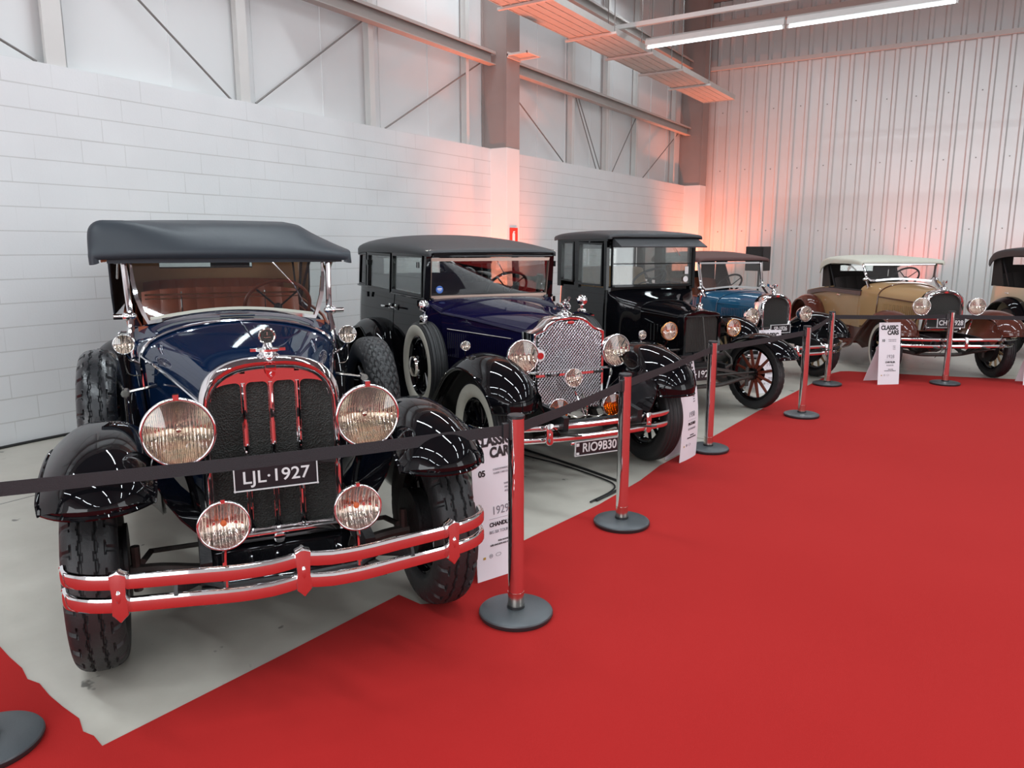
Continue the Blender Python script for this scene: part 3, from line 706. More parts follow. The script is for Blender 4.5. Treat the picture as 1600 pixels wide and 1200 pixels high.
def chassis(par, xr, hwf=.30, zt=.50):
    for s in (-1, 1):
        b = MB(); b.sweep(cr_path([(.45, s * hwf, zt - .03), (.2, s * hwf, zt + .0), (-.4, s * hwf, zt), (-1.5, s * (hwf + .05), zt), (xr + .3, s * (hwf + .08), zt), (xr - .5, s * (hwf + .08), zt)], 4), [(-.02, -.055), (.02, -.055), (.02, .055), (-.02, .055)]); b.build('frame_rail', 'chassis', par, False)
        b = MB()
        for k in range(5):
            L_ = .62 - k * .11; b.sweep(cr_path([(L_, s * hwf, .42 - k * .010 if 0 else .44), (0, s * hwf, .335 - .011 * k), (-L_, s * hwf, .44)], 5), [(-.022, -.005), (.022, -.005), (.022, .005), (-.022, .005)])
        b.build('leaf_spring', 'grey_chassis', par, False)
def axle(par, x, hw, z, r=.024, front=True):
    b = MB()
    b.tube(cr_path([(x, -hw, z), (x, -hw * .75, z - .01), (x, -hw * .4, z - .05), (x, 0, z - .055), (x, hw * .4, z - .05), (x, hw * .75, z - .01), (x, hw, z)], 4), r, 8)
    if not front: b.ell((x, 0, z), (.13, .12, .14), 16, 10)
    b.build('front_axle' if front else 'rear_axle', 'grey_chassis', par)
    if front:
        b = MB(); b.tube([(x - .16, -hw * .82, z + .01), (x - .16, hw * .82, z + .01)], .011, 6)
        for s in (-1, 1): b.tube([(x - .16, s * hw * .82, z + .01), (x, s * hw * .86, z + .03)], .013, 6); b.tube([(x, s * hw * .9, z - .09), (x, s * hw * .9, z + .1)], .018, 8)
        b.build('tie_rod', 'grey_chassis', par)

def soft_top(par, mat, lining, st, e=2.6, name='soft_top', custom=None):
    S = cr_path([Vector(q[:3]) for q in st], 4); T = cr_path([Vector((q[3], q[4], 0)) for q in st], 4)
    G = [[(s1[0], y, z) for y, z in arch(s1[2], s1[1], s2[0], s2[1], None, 20, e)] for s1, s2 in zip(S, T)]
    if custom: G = [custom(s1[0], s1[1], s1[2], s2[0], s2[1]) for s1, s2 in zip(S, T)]
    b = MB(); b.shell(G, -.016); o = b.build(name, mat, par, True, 60)
    b = MB(); G2 = [[(x - (.10 if name == 'soft_top' else 0), y * .945, max(z - .024, r[0][2] + .014)) for k, (x, y, z) in enumerate(r)] for r in G]; b.shell(G2, -.004); b.build('top_lining', lining, o, True, 60)
    return o
def running_board(par, x0, x1, y0, y1, z, mat='black', trimmat='chrome'):
    for s in (-1, 1):
        b = MB(); b.box(((x0 + x1) / 2, s * (y0 + y1) / 2, z), (abs(x0 - x1), y1 - y0, .03)); o = b.build('running_board', mat, par, False, bevel=.006)
        b = MB(); b.box(((x0 + x1) / 2, s * (y1 + .003), z), (abs(x0 - x1), .008, .034)); b.build('board_trim', trimmat, o, False)
        b = MB(); b.box(((x0 + x1) / 2, s * (y0 - .02), z + .09), (abs(x0 - x1), .012, .20)); b.build('splash_apron', mat, par, False)
def glass_quad(par, pts, name='window_glass', mat='glass', th=.004):
    p = [Vector(q) for q in pts]; n = (p[1] - p[0]).cross(p[2] - p[1]).normalized() * th
    b = MB(); b.prism(p, n); return b.build(name, mat, par, False)

# ================================================================== CAR : navy touring car
def navy_touring():
    c = empty('touring_car', (-2.5346, 2.0696, 0), R(-33.53), 'navy blue touring car with dark grey soft top, plate LJL 1927, nearest the camera', 'car')
    P = 'navy'
    # radiator shell
    def outline(hw, zt, zs, zb, n=24):
        pts = [(-hw, zb), (-hw, (zb + zs) / 2), (-hw, zs)]
        for i in range(1, n):
            a = PI - PI * i / n; cc, ss = math.cos(a), math.sin(a); pts.append((hw * math.copysign(abs(cc) ** (2 / 2.7), cc), zs + (zt - zs) * ss ** (2 / 2.7) if ss > 0 else zs))
        return pts + [(hw, zs), (hw, (zb + zs) / 2), (hw, zb)]
    b = MB(); rs = []
    for x, hw, zt, zs in ((-.12, .272, 1.185, .98), (-.11, .280, 1.195, .985), (.02, .284, 1.208, .99), (.045, .280, 1.205, .985), (.06, .268, 1.19, .975), (.055, .256, 1.176, .97), (.045, .246, 1.160, .965), (.03, .243, 1.155, .965), (-.04, .243, 1.155, .965)):
        rs.append([(x, y, z) for y, z in outline(hw, zt, zs, .43)])
    b.rings(rs, False, False, False); sh = b.build('radiator_shell', 'chrome', c, True, 60)
    b = MB(); b.box((.028, 0, .444), (.055, .54, .044)); b.cyl((.04, 0, .43), (.062, 0, .43), .026, seg=20); b.build('lower_rail', 'chrome', sh, True, 40, bevel=.008)
    b = MB(); b.prism([(-.0, y, z) for y, z in outline(.246, 1.16, .965, .43)], (-.05, 0, 0)); b.build('radiator_core', 'core', c, False)
    for yb in (-.108, 0, .108):
        b = MB(); zt = 1.15 if yb == 0 else 1.14
        b.tube([(.024, yb, .44), (.03, yb, .6), (.03, yb, .9), (.026, yb, 1.10)], .0085, 8); b.box((.010, yb, (.44 + zt) / 2), (.03, .020, zt - .44)); b.build('grille_bar', 'chrome', c)
    # rounded corners and arched head of each opening
    tp = lambda y: 1.104 - .034 * (abs(y) / .236) ** 7
    az = lambda y: .965 + .198 * (1 - min(1, abs(y) / .250) ** 2.7) ** (1 / 2.7)
    for (ya, yb) in ((-.236, -.118), (-.098, -.01), (.01, .098), (.118, .236)):
        w_ = yb - ya; r_ = .022; N_ = 16; ys = [ya + w_ * .5 * (1 - math.cos(PI * k / N_)) for k in range(N_ + 1)]
        dd = lambda y: (r_ - math.sqrt(max(0, r_ * r_ - max(0, r_ - min(y - ya, yb - y)) ** 2)))
        b = MB(); b.prism([(.012, y, .472 + dd(y)) for y in ys] + [(.012, yb, .45), (.012, ya, .45)], (.016, 0, 0)); b.build('opening_foot', 'chrome', sh, False)
        b = MB(); b.prism([(.012, y, min(tp(y), az(y) - .012) - dd(y)) for y in ys] + [(.012, y, az(y)) for y in ys[::-1]], (.016, 0, 0)); b.build('opening_head', 'chrome', sh, False)
    # badge
    b = MB(); b.prism([(.06, y * .021, 1.150 + z * .032) for y, z in ((-1, .9), (-.35, 1.05), (0, .85), (.35, 1.05), (1, .9), (1, .1), (.75, -.55), (0, -1.1), (-.75, -.55), (-1, .1))], (.008, 0, 0)); bd = b.build('badge', 'redenamel', c, False)
    b = MB(); b.prism([(.0685, y * .019, 1.150 + z * .032) for y, z in ((-1, .85), (1, .85), (1, .45), (-1, .45))], (.001, 0, 0)); b.build('badge_band', 'ink', bd, False)
    b = MB(); b.prism([(.069, y * .021, 1.150 + z * .032) for y, z in ((-1, .5), (1, .05), (1, -.15), (-1, .25))], (.002, 0, 0)); b.build('badge_stripe', 'chrome', bd, False)
    text('badge_letter', '6', .03, 'board', bd, textframe((.0685, 0, 1.136), (0, 1, 0), (0, 0, 1)), .001, .001)
    # cap and motometer
    b = MB(); b.M = frame((.0, 0, 1.205), (0, 0, 1), (1, 0, 0)); b.lathe([(-.01, .045), (.004, .046), (.010, .036), (.018, .034), (.022, .05), (.032, .05), (.036, .022), (.05, .016), (.055, .012)], 28); b.M = Matrix()
    for s in (-1, 1): b.box((0, s * .055, 1.232), (.022, .03, .012))
    b.ell((.045, 0, 1.205), (.016, .018, .016)); cap = b.build('radiator_cap', 'chrome', c)
    b = MB(); b.M = frame((.0, 0, 1.288), (1, 0, 0)); b.lathe([(-.012, .001), (-.012, .030), (-.008, .035), (.010, .035), (.013, .031), (.010, .026)], 32); mo = b.build('motometer', 'nickel', cap)
    b = MB(); b.M = frame((.009, 0, 1.288), (1, 0, 0)); b.cyl((0, 0, 0), (.002, 0, 0), .027, seg=28); b.build('motometer_dial', 'core', mo)
    b = MB(); b.box((.012, 0, 1.299), (.002, .004, .014)); b.box((.012, 0, 1.283), (.001, .028, .002)); b.build('motometer_needle', 'nickel', mo, False)
    # hood, cowl
    arch_loft('hood', P, c, [(-.10, .266, 1.178, .985, .60, .268), (-.45, .335, 1.195, 1.0, .585, .33), (-.95, .435, 1.208, 1.015, .57, .42), (-1.46, .535, 1.216, 1.02, .55, .515)], 20, 2.1, 4)
    for s in (-1, 1):   # hinge beads, louvres, latches
        b = MB(); b.tube([(-.11, s * .268, 1.0), (-.45, s * .338, 1.018), (-.95, s * .438, 1.035), (-1.46, s * .538, 1.04)], .007, 6); b.build('hood_hinge', 'chrome', c)
        b = MB()
        for k in range(26):
            x = -.42 - k * .034; y = .268 + (.535 - .268) * (-x - .1) / 1.36; b.box((x, s * (y + .001), .80), (.010, .014, .24))
        b.build('louvre', P, c, False)
        b = MB(); b.tube([(-.11, s * .002, 1.181), (-.95, s * .002, 1.211), (-1.46, s * .002, 1.219)], .004, 5)
        if s == 1: b.build('hood_hinge', P, c)
    arch_loft('cowl', P, c, [(-1.485, .540, 1.222, 1.02, .55, .52), (-1.60, .562, 1.226, 1.03, .55, .53), (-1.80, .592, 1.232, 1.05, .55, .56), (-1.96, .615, 1.225, 1.10, .55, .58)], 20, 2.3, 3)
    b = MB(); a = arch(.542, 1.224, 1.02, .56, .522, 20, 2.2); b.tube([(-1.472, y, z) for y, z in a], .011, 8); b.build('cowl_moulding', 'chrome', c)
    b = MB(); b.box((-1.66, 0, 1.240), (.09, .20, .006)); b.build('cowl_vent', P, c, False, bevel=.002)
    # body tub with doors
    sill = .55
    def belt(x): return 1.10 + .055 * sm(-x, 1.95, 2.3) * (1 if x > -2.9 else 1) + .03 * sm(-x, 3.4, 4.2)
    path = tub_path(-1.94, -4.42, .600, .725, .34)
    b = MB(); side_wall(b, path, sill, belt, .035, 8, .05, 1); side_wall(b, path, sill, belt, .035, 8, .05, -1)
    b.box((-3.1, 0, sill + .0), (2.3, 1.16, .03)); b.build('body', P, c)
    ty = lambda x: .60 + .125 * math.sin(min(1, (-x - 1.94) / 2.14) * PI / 2)
    for s in (-1, 1):
        for xa, xb in ((-2.05, -2.66), (-2.98, -3.62)):
            pp = [(xa + (xb - xa) * k / 6, ty(xa + (xb - xa) * k / 6) + .006) for k in range(7)]
            b = MB(); side_wall(b, pp, sill + .03, lambda x: belt(x) - .02, .03, 8, .05, s); d = b.build('door', P, c)
            b = MB(); xm = xb + .09; b.tube([(xm, s * (ty(xm) + .008), .98), (xm, s * (ty(xm) + .05), .98), (xm + .11, s * (ty(xm) + .055), .98)], .009, 6); b.build('door_handle', 'chrome', d)
        b = MB(); b.tube([(x, s * (y + .0), belt(x) + .004) for x, y in path[:-1]], .012, 6); b.build('belt_roll', 'leather', c)
        b = MB(); side_wall(b, [(x, y - .045) for x, y in path[:-2]], .6, lambda x: belt(x) - .01, .01, 4, .04, s); b.build('door_lining', 'leather', c)
    b = MB(); b.box((-1.90, 0, 1.10), (.05, 1.12, .14)); db = b.build('dashboard', 'leather', c, False)
    b = MB()
    for y in (-.12, .0, .12): b.cyl((-1.925, y, 1.11), (-1.94, y, 1.11), .035, seg=18)
    b.build('gauges', 'nickel', db)
    seat(c, -3.02, .58, .78, 'leather', .55, .52, 9); seat(c, -4.05, .60, .80, 'leather', .56, .5, 9)
    b = MB(); b.tube([(-2.98, -.55, 1.30), (-2.98, .55, 1.30)], .008, 6); b.tube([(-2.98, -.55, 1.27), (-2.98, .55, 1.27)], .005, 6)
    for y in (-.3, .3): b.tube([(-2.98, y, 1.32), (-2.98, y, 1.15)], .006, 6)
    b.build('robe_rail', 'chrome', c)
    steering(c, (-2.42, .33, 1.24), .225, (-.75, 0, .55), 'wheelrim', .75)
    # windscreen
    b = MB()
    gf = [(-.575, 1.595), (-.572, 1.45), (-.555, 1.34), (-.525, 1.25), (-.500, 1.195)] + [(-.50 + 1.0 * k / 12, 1.195 + .05 * math.sin(PI * k / 12)) for k in range(1, 12)] + [(.500, 1.195), (.525, 1.25), (.555, 1.34), (.572, 1.45), (.575, 1.595)]
    xw = lambda z: -1.86 - .10 * (z - 1.1) / .45
    b.sweep([(xw(z), y, z) for y, z in gf], [(-.012, -.014), (.012, -.014), (.012, .014), (-.012, .014)], closed=True, up=(1, 0, 0)); ws = b.build('windscreen_frame', 'chrome', c, True, 30)
    b = MB(); g_ = [Vector((xw(z), y, z)) for y, z in gf]; b.prism(g_, (.005, 0, 0)); b.build('windscreen_glass', 'glass', ws, False)
    b = MB(); b.sweep([(xw(z) + .006, y * .98, z + .022) for y, z in gf[4:17]], [(-.008, -.016), (.008, -.016), (.008, .016), (-.008, .016)], up=(1, 0, 0)); b.build('glass_seal', 'whitecanvas', ws, True, 30)
    for s in (-1, 1):
        b = MB(); b.tube(cr_path([(-1.72, s * .585, 1.0), (-1.80, s * .60, 1.12), (-1.87, s * .595, 1.22), (-1.92, s * .605, 1.38), (-1.96, s * .615, 1.60)], 5), .018, 8, scale=None); b.ell((-1.875, s * .605, 1.235), (.028, .045, .028)); b.cyl((-1.875, s * .60, 1.235), (-1.875, s * .69, 1.235), .017, seg=12); b.cyl((-1.95, s * .60, 1.565), (-1.95, s * .665, 1.565), .016, seg=12); b.ell((-1.75, s * .585, 1.05), (.04, .02, .07)); b.build('windscreen_post', 'chrome', c)
    b = MB(); b.box((-2.02, 0, 1.555), (.012, .24, .06)); b.tube([(-1.96, 0, 1.6), (-2.01, 0, 1.56)], .006, 6); mi = b.build('rear_view_mirror', 'ink', c, False, bevel=.003)
    b = MB(); b.tube([(-1.95, .24, 1.575), (-1.92, .38, 1.41), (-1.92, .44, 1.28)], .004, 5); b.build('wiper', 'chrome', c)
    # soft top
    def sec(x, zt, hw, zs, zb):
        zr = zt + max(0, 1.795 - zt) * sm(-x, 1.885, 2.0)
        r = [(x, -hw - .03, zb), (x, -hw - .032, zb + (zs - zb) * .8)]
        for k in range(9):
            a = PI / 2 * k / 8; rr = .07
            r.append((x + .0, -hw - .03 + rr * (1 - math.cos(a)), max(zs, zr - rr + rr * math.sin(a)) if zr - zs > rr else zs + (zr - zs) * math.sin(a)))
        for k in range(1, 22):
            u = -.9 + 1.9 * k / 21
            f = 1 - sm(u, -.9, -.2); z = zr * f + zt * (1 - f) + .012 * math.cos(u * PI / 2)
            if u > .62: z -= (zt - zs + .004) * ((u - .62) / .38) ** .85
            r.append((x, u * hw, max(z, zb + .004)))
        return r + [(x, hw, zb)]
    soft_top(c, 'vinyl', 'beige', custom=sec, st=[(-1.90, 1.580, .715, 1.575, 1.555), (-1.89, 1.605, .742, 1.595, 1.545), (-1.93, 1.650, .75, 1.615, 1.550), (-2.02, 1.72, .75, 1.63, 1.565), (-2.15, 1.775, .742, 1.64, 1.570), (-2.5, 1.805, .738, 1.66, 1.600), (-2.95, 1.815, .735, 1.67, 1.61), (-3.6, 1.825, .73, 1.68, 1.62), (-4.15, 1.80, .715, 1.67, 1.58), (-4.36, 1.74, .70, 1.63, 1.50)])
    b = MB(); b.bar((-1.935, -.70, 1.578), (-1.935, .70, 1.578), .045, .05); b.build('header_rail', 'vinyl', c, False)
    # rear curtain, window opening at the right
    xb = -4.40
    b = MB()
    for (y0, y1, z0, z1) in ((-.77, -.46, 1.14, 1.70), (.34, .77, 1.14, 1.70), (-.46, .34, 1.14, 1.465), (-.46, .34, 1.575, 1.74)): b.box((xb, (y0 + y1) / 2, (z0 + z1) / 2), (.014, y1 - y0, z1 - z0))
    rc = b.build('rear_curtain', 'beige', c, False)
    b = MB(); b.box((xb - .012, 0, 1.30), (.006, 1.54, .32)); b.box((xb - .012, 0, 1.66), (.006, 1.54, .15)); b.build('curtain_outside', 'vinyl', rc, False)
    b = MB(); b.sweep([(xb + .01, -.46, 1.465), (xb + .01, .34, 1.465), (xb + .01, .34, 1.575), (xb + .01, -.46, 1.575)], [(-.006, -.006), (.006, -.006), (.006, .006), (-.006, .006)], closed=True, up=(1, 0, 0)); b.build('window_binding', 'ink', rc, False)
    b = MB(); b.box((xb, -.06, 1.52), (.004, .80, .11)); b.build('curtain_window', 'glass', rc, False)
    for s in (-1, 1):
        w_ = .775; xf = -3.15 if s < 0 else -3.8
        b = MB(); b.prism([(-4.40, s * w_, 1.14), (xf - .15, s * w_, 1.14), (xf - .05, s * w_, 1.3), (xf, s * w_, 1.66), (-4.36, s * w_, 1.68)], (0, s * .012, 0)); q = b.build('quarter_curtain', 'vinyl', c, False)
        w_ = .769
        b = MB(); b.prism([(-4.40, s * w_, 1.15), (xf - .16, s * w_, 1.15), (xf - .06, s * w_, 1.3), (xf - .01, s * w_, 1.65), (-4.36, s * w_, 1.67)], (0, s * .004, 0)); b.build('quarter_lining', 'darklining' if s < 0 else 'beige', q, False)
        for p0, p1 in (((-3.75, s * .66, 1.12), (-2.9, s * .69, 1.72)), ((-3.72, s * .66, 1.14), (-3.5, s * .69, 1.76)), ((-3.78, s * .66, 1.14), (-4.2, s * .68, 1.68))):
            b = MB(); b.bar(p0, p1, .014, .030); b.build('top_bow', 'ink', c, False)
        b = MB(); b.tube([(-2.9, s * .68, 1.72), (-2.35, s * .68, 1.45), (-1.93, s * .64, 1.56)], .008, 6); b.build('top_stay', 'nickel', c)
    # fenders
    for s in (-1, 1):
        fender('front_fender', 'black', c, [(.455, .745, .93), (.452, .785, .97), (.40, .86, 1), (.27, .93, 1), (.07, .968, 1), (-.16, .955, 1), (-.42, .84, .98), (-.68, .66, .94), (-.92, .46, .9), (-1.08, .345, .88), (-1.2, .325, .86)], .635, .185, s, .105, .014, .0)
        b = MB(); b.shell([[(x, s * (.455 - .15 * u * u), z - .30 * u) for u in (0, .25, .5, .75, 1)] for x, z in ((.27, .86), (.12, .895), (-.05, .90), (-.25, .84), (-.55, .66), (-.85, .48))], .006); b.build('fender_valance', 'black', c, True)
        fender('rear_fender', 'black', c, [(-2.28, .335, .86), (-2.42, .45, .9), (-2.55, .68, .96), (-2.74, .88, 1), (-2.98, .985, 1), (-3.24, .95, 1), (-3.45, .80, 1), (-3.56, .60, .98), (-3.60, .46, .95)], .70, .195, s, .085, .014)
    running_board(c, -1.12, -2.36, .50, .80, .33)
    chassis(c, -3.0); axle(c, 0, .62, .36); axle(c, -3.0, .62, .39, front=False)
    b = MB(); b.shell([[(x, y, z) for y in (-.30, -.15, 0, .15, .30)] for x, z in ((-.02, .44), (.04, .40), (.12, .35), (.30, .34), (.44, .36))], .01); b.build('front_apron', 'black', c)
    b = MB(); b.box((-.5, 0, .42), (.6, .3, .28)); b.build('engine_sump', 'chassis', c, False, bevel=.05)
    # wheels
    w0 = wheel(c, .392, .188, 'block', None, 12, 'black', 'black', 'rubber', 'chrome', loc=(0, -.695, .392))
    w0.rotation_euler = (0, 0, R(2))
    place_wheel(w0, (0, .695, .392), True, R(2)); place_wheel(w0, (-3.0, -.70, .392)); place_wheel(w0, (-3.0, .70, .392), True)
    sp = wheel(c, .385, .185, 'block', None, 12, 'black', 'black', 'rubberglossy', 'chrome', drum=False, loc=(-1.34, -.745, .72), name='spare_wheel')
    sp2 = wheel(c, .385, .185, 'diamond', None, 12, 'black', 'black', 'rubber', 'chrome', drum=False, loc=(-1.34, .745, .72), name='spare_wheel'); sp2.rotation_euler = (0, 0, PI)
    for s in (-1, 1):
        b = MB(); b.tube([(-.93, s * .60, .60), (-.93, s * .60, .93), (-1.3, s * .66, .93)], .009, 6); b.tube([(-.93, s * .60, .93), (-1.0, s * .46, .945)], .009, 6); b.cyl((-.90, s * .60, .93), (-.96, s * .60, .93), .02, seg=12); b.box((-.93, s * .60, .59), (.06, .04, .02)); b.build('spare_clamp', 'nickel', c)
    # lamps
    for s in (-1, 1):
        lamp(c, (.21, s * .36, .96), .130, (1, s * .02, 0), 1.1, 'black', 'chrome', 'lens', 'reflector', name='headlamp', stem=[(.10, s * .33, .72), (.08, s * .31, .55)], clip=True)
        lamp(c, (.55, s * .235, .69), .087, (1, 0, 0), .8, 'chrome', 'chrome', 'lens', 'reflector_fine', visor=True, name='fog_lamp', stem=[(.52, s * .24, .55), (.52, s * .24, .45)], clip=True)
        lamp(c, (-1.42, s * .62, 1.118), .054, (1, 0, 0), .9, 'chrome', 'chrome', 'lens', 'reflector_fine', name='cowl_lamp', stem=[(-1.47, s * .60, 1.03), (-1.47, s * .55, 1.0)])
        b = MB(); b.tube(cr_path([(-1.42, s * .62, 1.06), (-1.42, s * .62, .99), (-1.40, s * .60, .95), (-1.35, s * .54, .95)], 5), .004, 5); b.build('cowl_lamp_wire', 'nickel', c)
    b = MB(); b.tube([(.12, -.36, .80), (.12, .36, .80)], .011, 8); b.build('lamp_tie_bar', 'black', c)
    b = MB(); b.tube([(.42, -.34, .45), (.50, -.24, .44), (.52, 0, .44), (.50, .24, .44), (.42, .34, .45)], .015, 8); b.build('fog_lamp_bar', 'chassis', c)
    # bumper
    kk = lambda y: .014 * math.exp(-(y / .05) ** 2) - .006 * math.exp(-((abs(y) - .2) / .12) ** 2)
    bumper(c, [(.50, -.74), (.575, -.715), (.645, -.60), (.705, -.3), (.73, 0), (.705, .3), (.645, .60), (.575, .715), (.50, .74)], (.587, .508), .052, .026, 'chrome', clips=((0, -.575, 1), (0, 0, 1), (0, .575, 1)), clipw=.054, cliph=.16, kink=kk)
    for s in (-1, 1):
        b = MB(); b.bar((.42, s * .32, .46), (.70, s * .40, .55), .012, .045); b.build('bumper_bracket', 'chassis', c, False)
    number_plate(c, (.155, -.01, .742), .325, .112, 'LJL\u00b71927', .072, (1, 0, .04), 'SP\u00b7SAO PAULO', bold=.0006, sx=1.06)
    b = MB(); b.tube([(.10, -.1, .74), (.15, -.1, .74)], .01, 6); b.tube([(.10, .1, .74), (.15, .1, .74)], .01, 6); b.bar((.05, -.24, .77), (.12, .24, .77), .01, .03); b.build('plate_bracket', 'chassis', c, False)
    return c
navy_touring()

# ================================================================== CAR : midnight blue sedan
def sedan():
    c = empty('sedan_car', (-2.5918, 4.8336, 0), R(-30.8), 'midnight blue and black sedan with chrome mesh radiator guard and yellow fog lamps, plate RIO9B30', 'car')
    P = 'midnight'
    def outl(k=1.0, d=0):
        half = [(.29, .45), (.29, .75), (.29, 1.03), (.262, 1.045), (.235, 1.052), (.205, 1.065), (.175, 1.09), (.14, 1.118), (.10, 1.134), (.05, 1.142), (0, 1.145)]
        R_ = [(-y + d if y > d else 0, z - d * (1 if z > .5 else -1)) for y, z in half]; return R_ + [(-y, z) for y, z in R_[:-1][::-1]]
    b = MB(); rs = []
    for x, d in ((-.22, -.004), (-.20, -.01), (-.03, -.01), (-.015, -.002), (-.02, .012), (-.035, .02), (-.05, .022)): rs.append([(x, y, z) for y, z in outl(1, d)])
    b.rings(rs, True if 0 else False, False, True); sh = b.build('radiator_shell', 'chrome', c, True, 40)
    b = MB(); b.prism([(-.075, y, z) for y, z in outl(1, .02)], (-.04, 0, 0)); b.build('radiator_core', 'core', c, False)
    # diamond stone guard: plate with rows of round holes
    def ztop(y):
        y = abs(y); h = [(.29, 1.03), (.262, 1.045), (.235, 1.052), (.205, 1.065), (.175, 1.09), (.14, 1.118), (.10, 1.134), (.05, 1.142), (0, 1.145)]
        for (a, za), (q, zq) in zip(h, h[1:]):
            if q <= y <= a: return za + (zq - za) * (a - y) / (a - q)
        return 1.03
    b = MB(); inside = lambda y, z: abs(y) < .272 and .468 < z < ztop(y) - .020
    for sg in (1, -1):
        k = -60
        while k < 60:
            # lines z = sg*y + c
            cc = .75 + k * .0285; run = []
            y = -.28
            while y <= .28:
                z = sg * y * 1.15 + cc
                if inside(y, z): run.append((-.016 + .003 * sg, y, z))
                else:
                    if len(run) > 1: b.tube([run[0], run[-1]], .0052, 8)
                    run = []
                y += .004
            if len(run) > 1: b.tube([run[0], run[-1]], .0052, 8)
            k += 1
    b.build('stone_guard', 'satin', c)
    b = MB(); b.box((-.008, 0, .735), (.018, .56, .018)); b.tube([(-.02, -.42, .76), (-.02, .42, .76)], .012, 8); b.build('lamp_tie_bar', 'chrome', c)
    b = MB(); b.ell((-.004, 0, 1.112), (.008, .03, .012)); b.build('badge', 'redenamel', c)
    b = MB(); b.M = frame((-.1, 0, 1.155), (0, 0, 1), (1, 0, 0)); b.lathe([(-.02, .05), (.0, .05), (.01, .06), (.02, .055), (.03, .03), (.045, .02)], 24); b.M = Matrix()
    b.tube(cr_path([(-.1, 0, 1.19), (-.13, 0, 1.23), (-.10, 0, 1.26), (-.05, 0, 1.27), (-.03, 0, 1.29)], 5), .013, 8); b.ell((-.12, .03, 1.22), (.06, .008, .03)); b.ell((-.12, -.03, 1.22), (.06, .008, .03)); b.build('bird_mascot', 'chrome', c)
    # hood: crease from the shell shoulders
    arch_loft('hood', P, c, [(-.20, .285, 1.148, 1.02, .60, .285), (-.5, .36, 1.17, 1.045, .60, .36), (-.9, .47, 1.195, 1.08, .60, .46), (-1.18, .55, 1.212, 1.10, .60, .54)], 20, 1.75, 4)
    arch_loft('cowl', P, c, [(-1.195, .553, 1.218, 1.105, .55, .545), (-1.30, .585, 1.225, 1.15, .55, .57), (-1.40, .605, 1.225, 1.19, .55, .59)], 20, 2.4, 3)
    for s in (-1, 1):
        b = MB(); b.tube([(-.2, s * .29, 1.03), (-.5, s * .364, 1.055), (-.9, s * .474, 1.09), (-1.18, s * .553, 1.11), (-1.40, s * .607, 1.195)], .006, 6); b.build('hood_hinge', P, c)
        b = MB()
        for k in range(30):
            x = -.34 - k * .026; y = .285 + (.54 - .285) * (-x - .2) / .98; b.box((x, s * (y + .002), .86), (.008, .016, .20))
        b.build('louvre', P, c, False)
        b = MB(); b.tube([(-.33, s * .325, .975), (-1.1, s * .53, .985)], .004, 5); b.build('side_bead', 'nickel', c)
    # body
    belt = lambda x: 1.225 + .045 * sm(-x, 1.4, 3.2)
    path = tub_path(-1.38, -3.52, .605, .672, .30)
    b = MB()
    for s in (1, -1): side_wall(b, path, .55, belt, .04, 8, .05, s)
    b.box((-2.5, 0, .56), (2.0, 1.15, .03)); b.build('body', 'black', c)
    ty = lambda x: .605 + .067 * math.sin(min(1, (-x - 1.38) / 1.84) * PI / 2)
    zr = lambda x: 1.60 + .03 * sm(-x, 1.4, 2.4)
    for s in (-1, 1):
        for xa, xb in ((-1.42, -2.16), (-2.18, -2.88)):
            pp = [(xa + (xb - xa) * k / 6, ty(xa + (xb - xa) * k / 6) + .006) for k in range(7)]
            b = MB(); side_wall(b, pp, .60, lambda x: belt(x) - .005, .03, 8, .05, s)
            tx = lambda x, z: s * (ty(x) + .004 - .05 * (z - 1.22))
            # window frame of the door
            fr = [(xa - .02, 1.24), (xa - .02, 1.575), (xb + .02, 1.585), (xb + .02, 1.255)]
            b.sweep([(x, tx(x, z), z) for x, z in fr], [(-.015, -.022), (.015, -.022), (.015, .022), (-.015, .022)], closed=True, up=(0, 1, 0)); d = b.build('door', 'black', c)
            glass_quad(d, [(x, tx(x, z), z) for x, z in fr])
            xm = xb + .07 if xa > -2 else xa - .07; dx = .1 if xa > -2 else -.1
            b = MB(); b.tube([(xm, s * (ty(xm) + .005), 1.10), (xm, s * (ty(xm) + .05), 1.10), (xm + dx, s * (ty(xm) + .055), 1.10)], .010, 6); b.ell((xm, s * (ty(xm) + .01), 1.10), (.02, .008, .03)); b.build('door_handle', 'chrome', d)
            b = MB()
            for z in (.75, 1.18, 1.5): b.cyl((xb if xa < -2 else xa, s * (ty(xb) + .014), z - .025), (xb if xa < -2 else xa, s * (ty(xb) + .014), z + .025), .014, seg=8)
            b.build('door_hinge', 'black', d)
        # quarter
        fr = [(-2.98, 1.27), (-2.98, 1.585), (-3.20, 1.575), (-3.22, 1.28)]
        tq = lambda x, z: s * (.668 - .05 * (z - 1.22))
        b = MB(); b.sweep([(x, tq(x, z), z) for x, z in fr], [(-.012, -.016), (.012, -.016), (.012, .016), (-.012, .016)], closed=True, up=(0, 1, 0)); q = b.build('quarter_window_frame', 'black', c)
        glass_quad(q, [(x, tq(x, z), z) for x, z in fr])
        for p0, p1, a_, e_ in (((-1.42, s * .60, 1.2), (-1.36, s * .585, 1.61), .05, .05), ((-2.17, s * .64, 1.22), (-2.17, s * .625, 1.6), .03, .03), ((-2.93, s * .662, 1.25), (-2.93, s * .645, 1.6), .03, .07)):
            b = MB(); b.bar(p0, p1, a_, e_, up=(1, 0, 0)); b.build('pillar', 'black', c, False)
        b = MB(); b.tube([(x, s * (ty(x) + .012 if x > -3.2 else y + .01), belt(x) - .01) for x, y in path[:-3]], .010, 6); b.build('belt_moulding', 'black', c)
    # rear upper panel and corners with a rear window
    b = MB(); pp = path[9:]
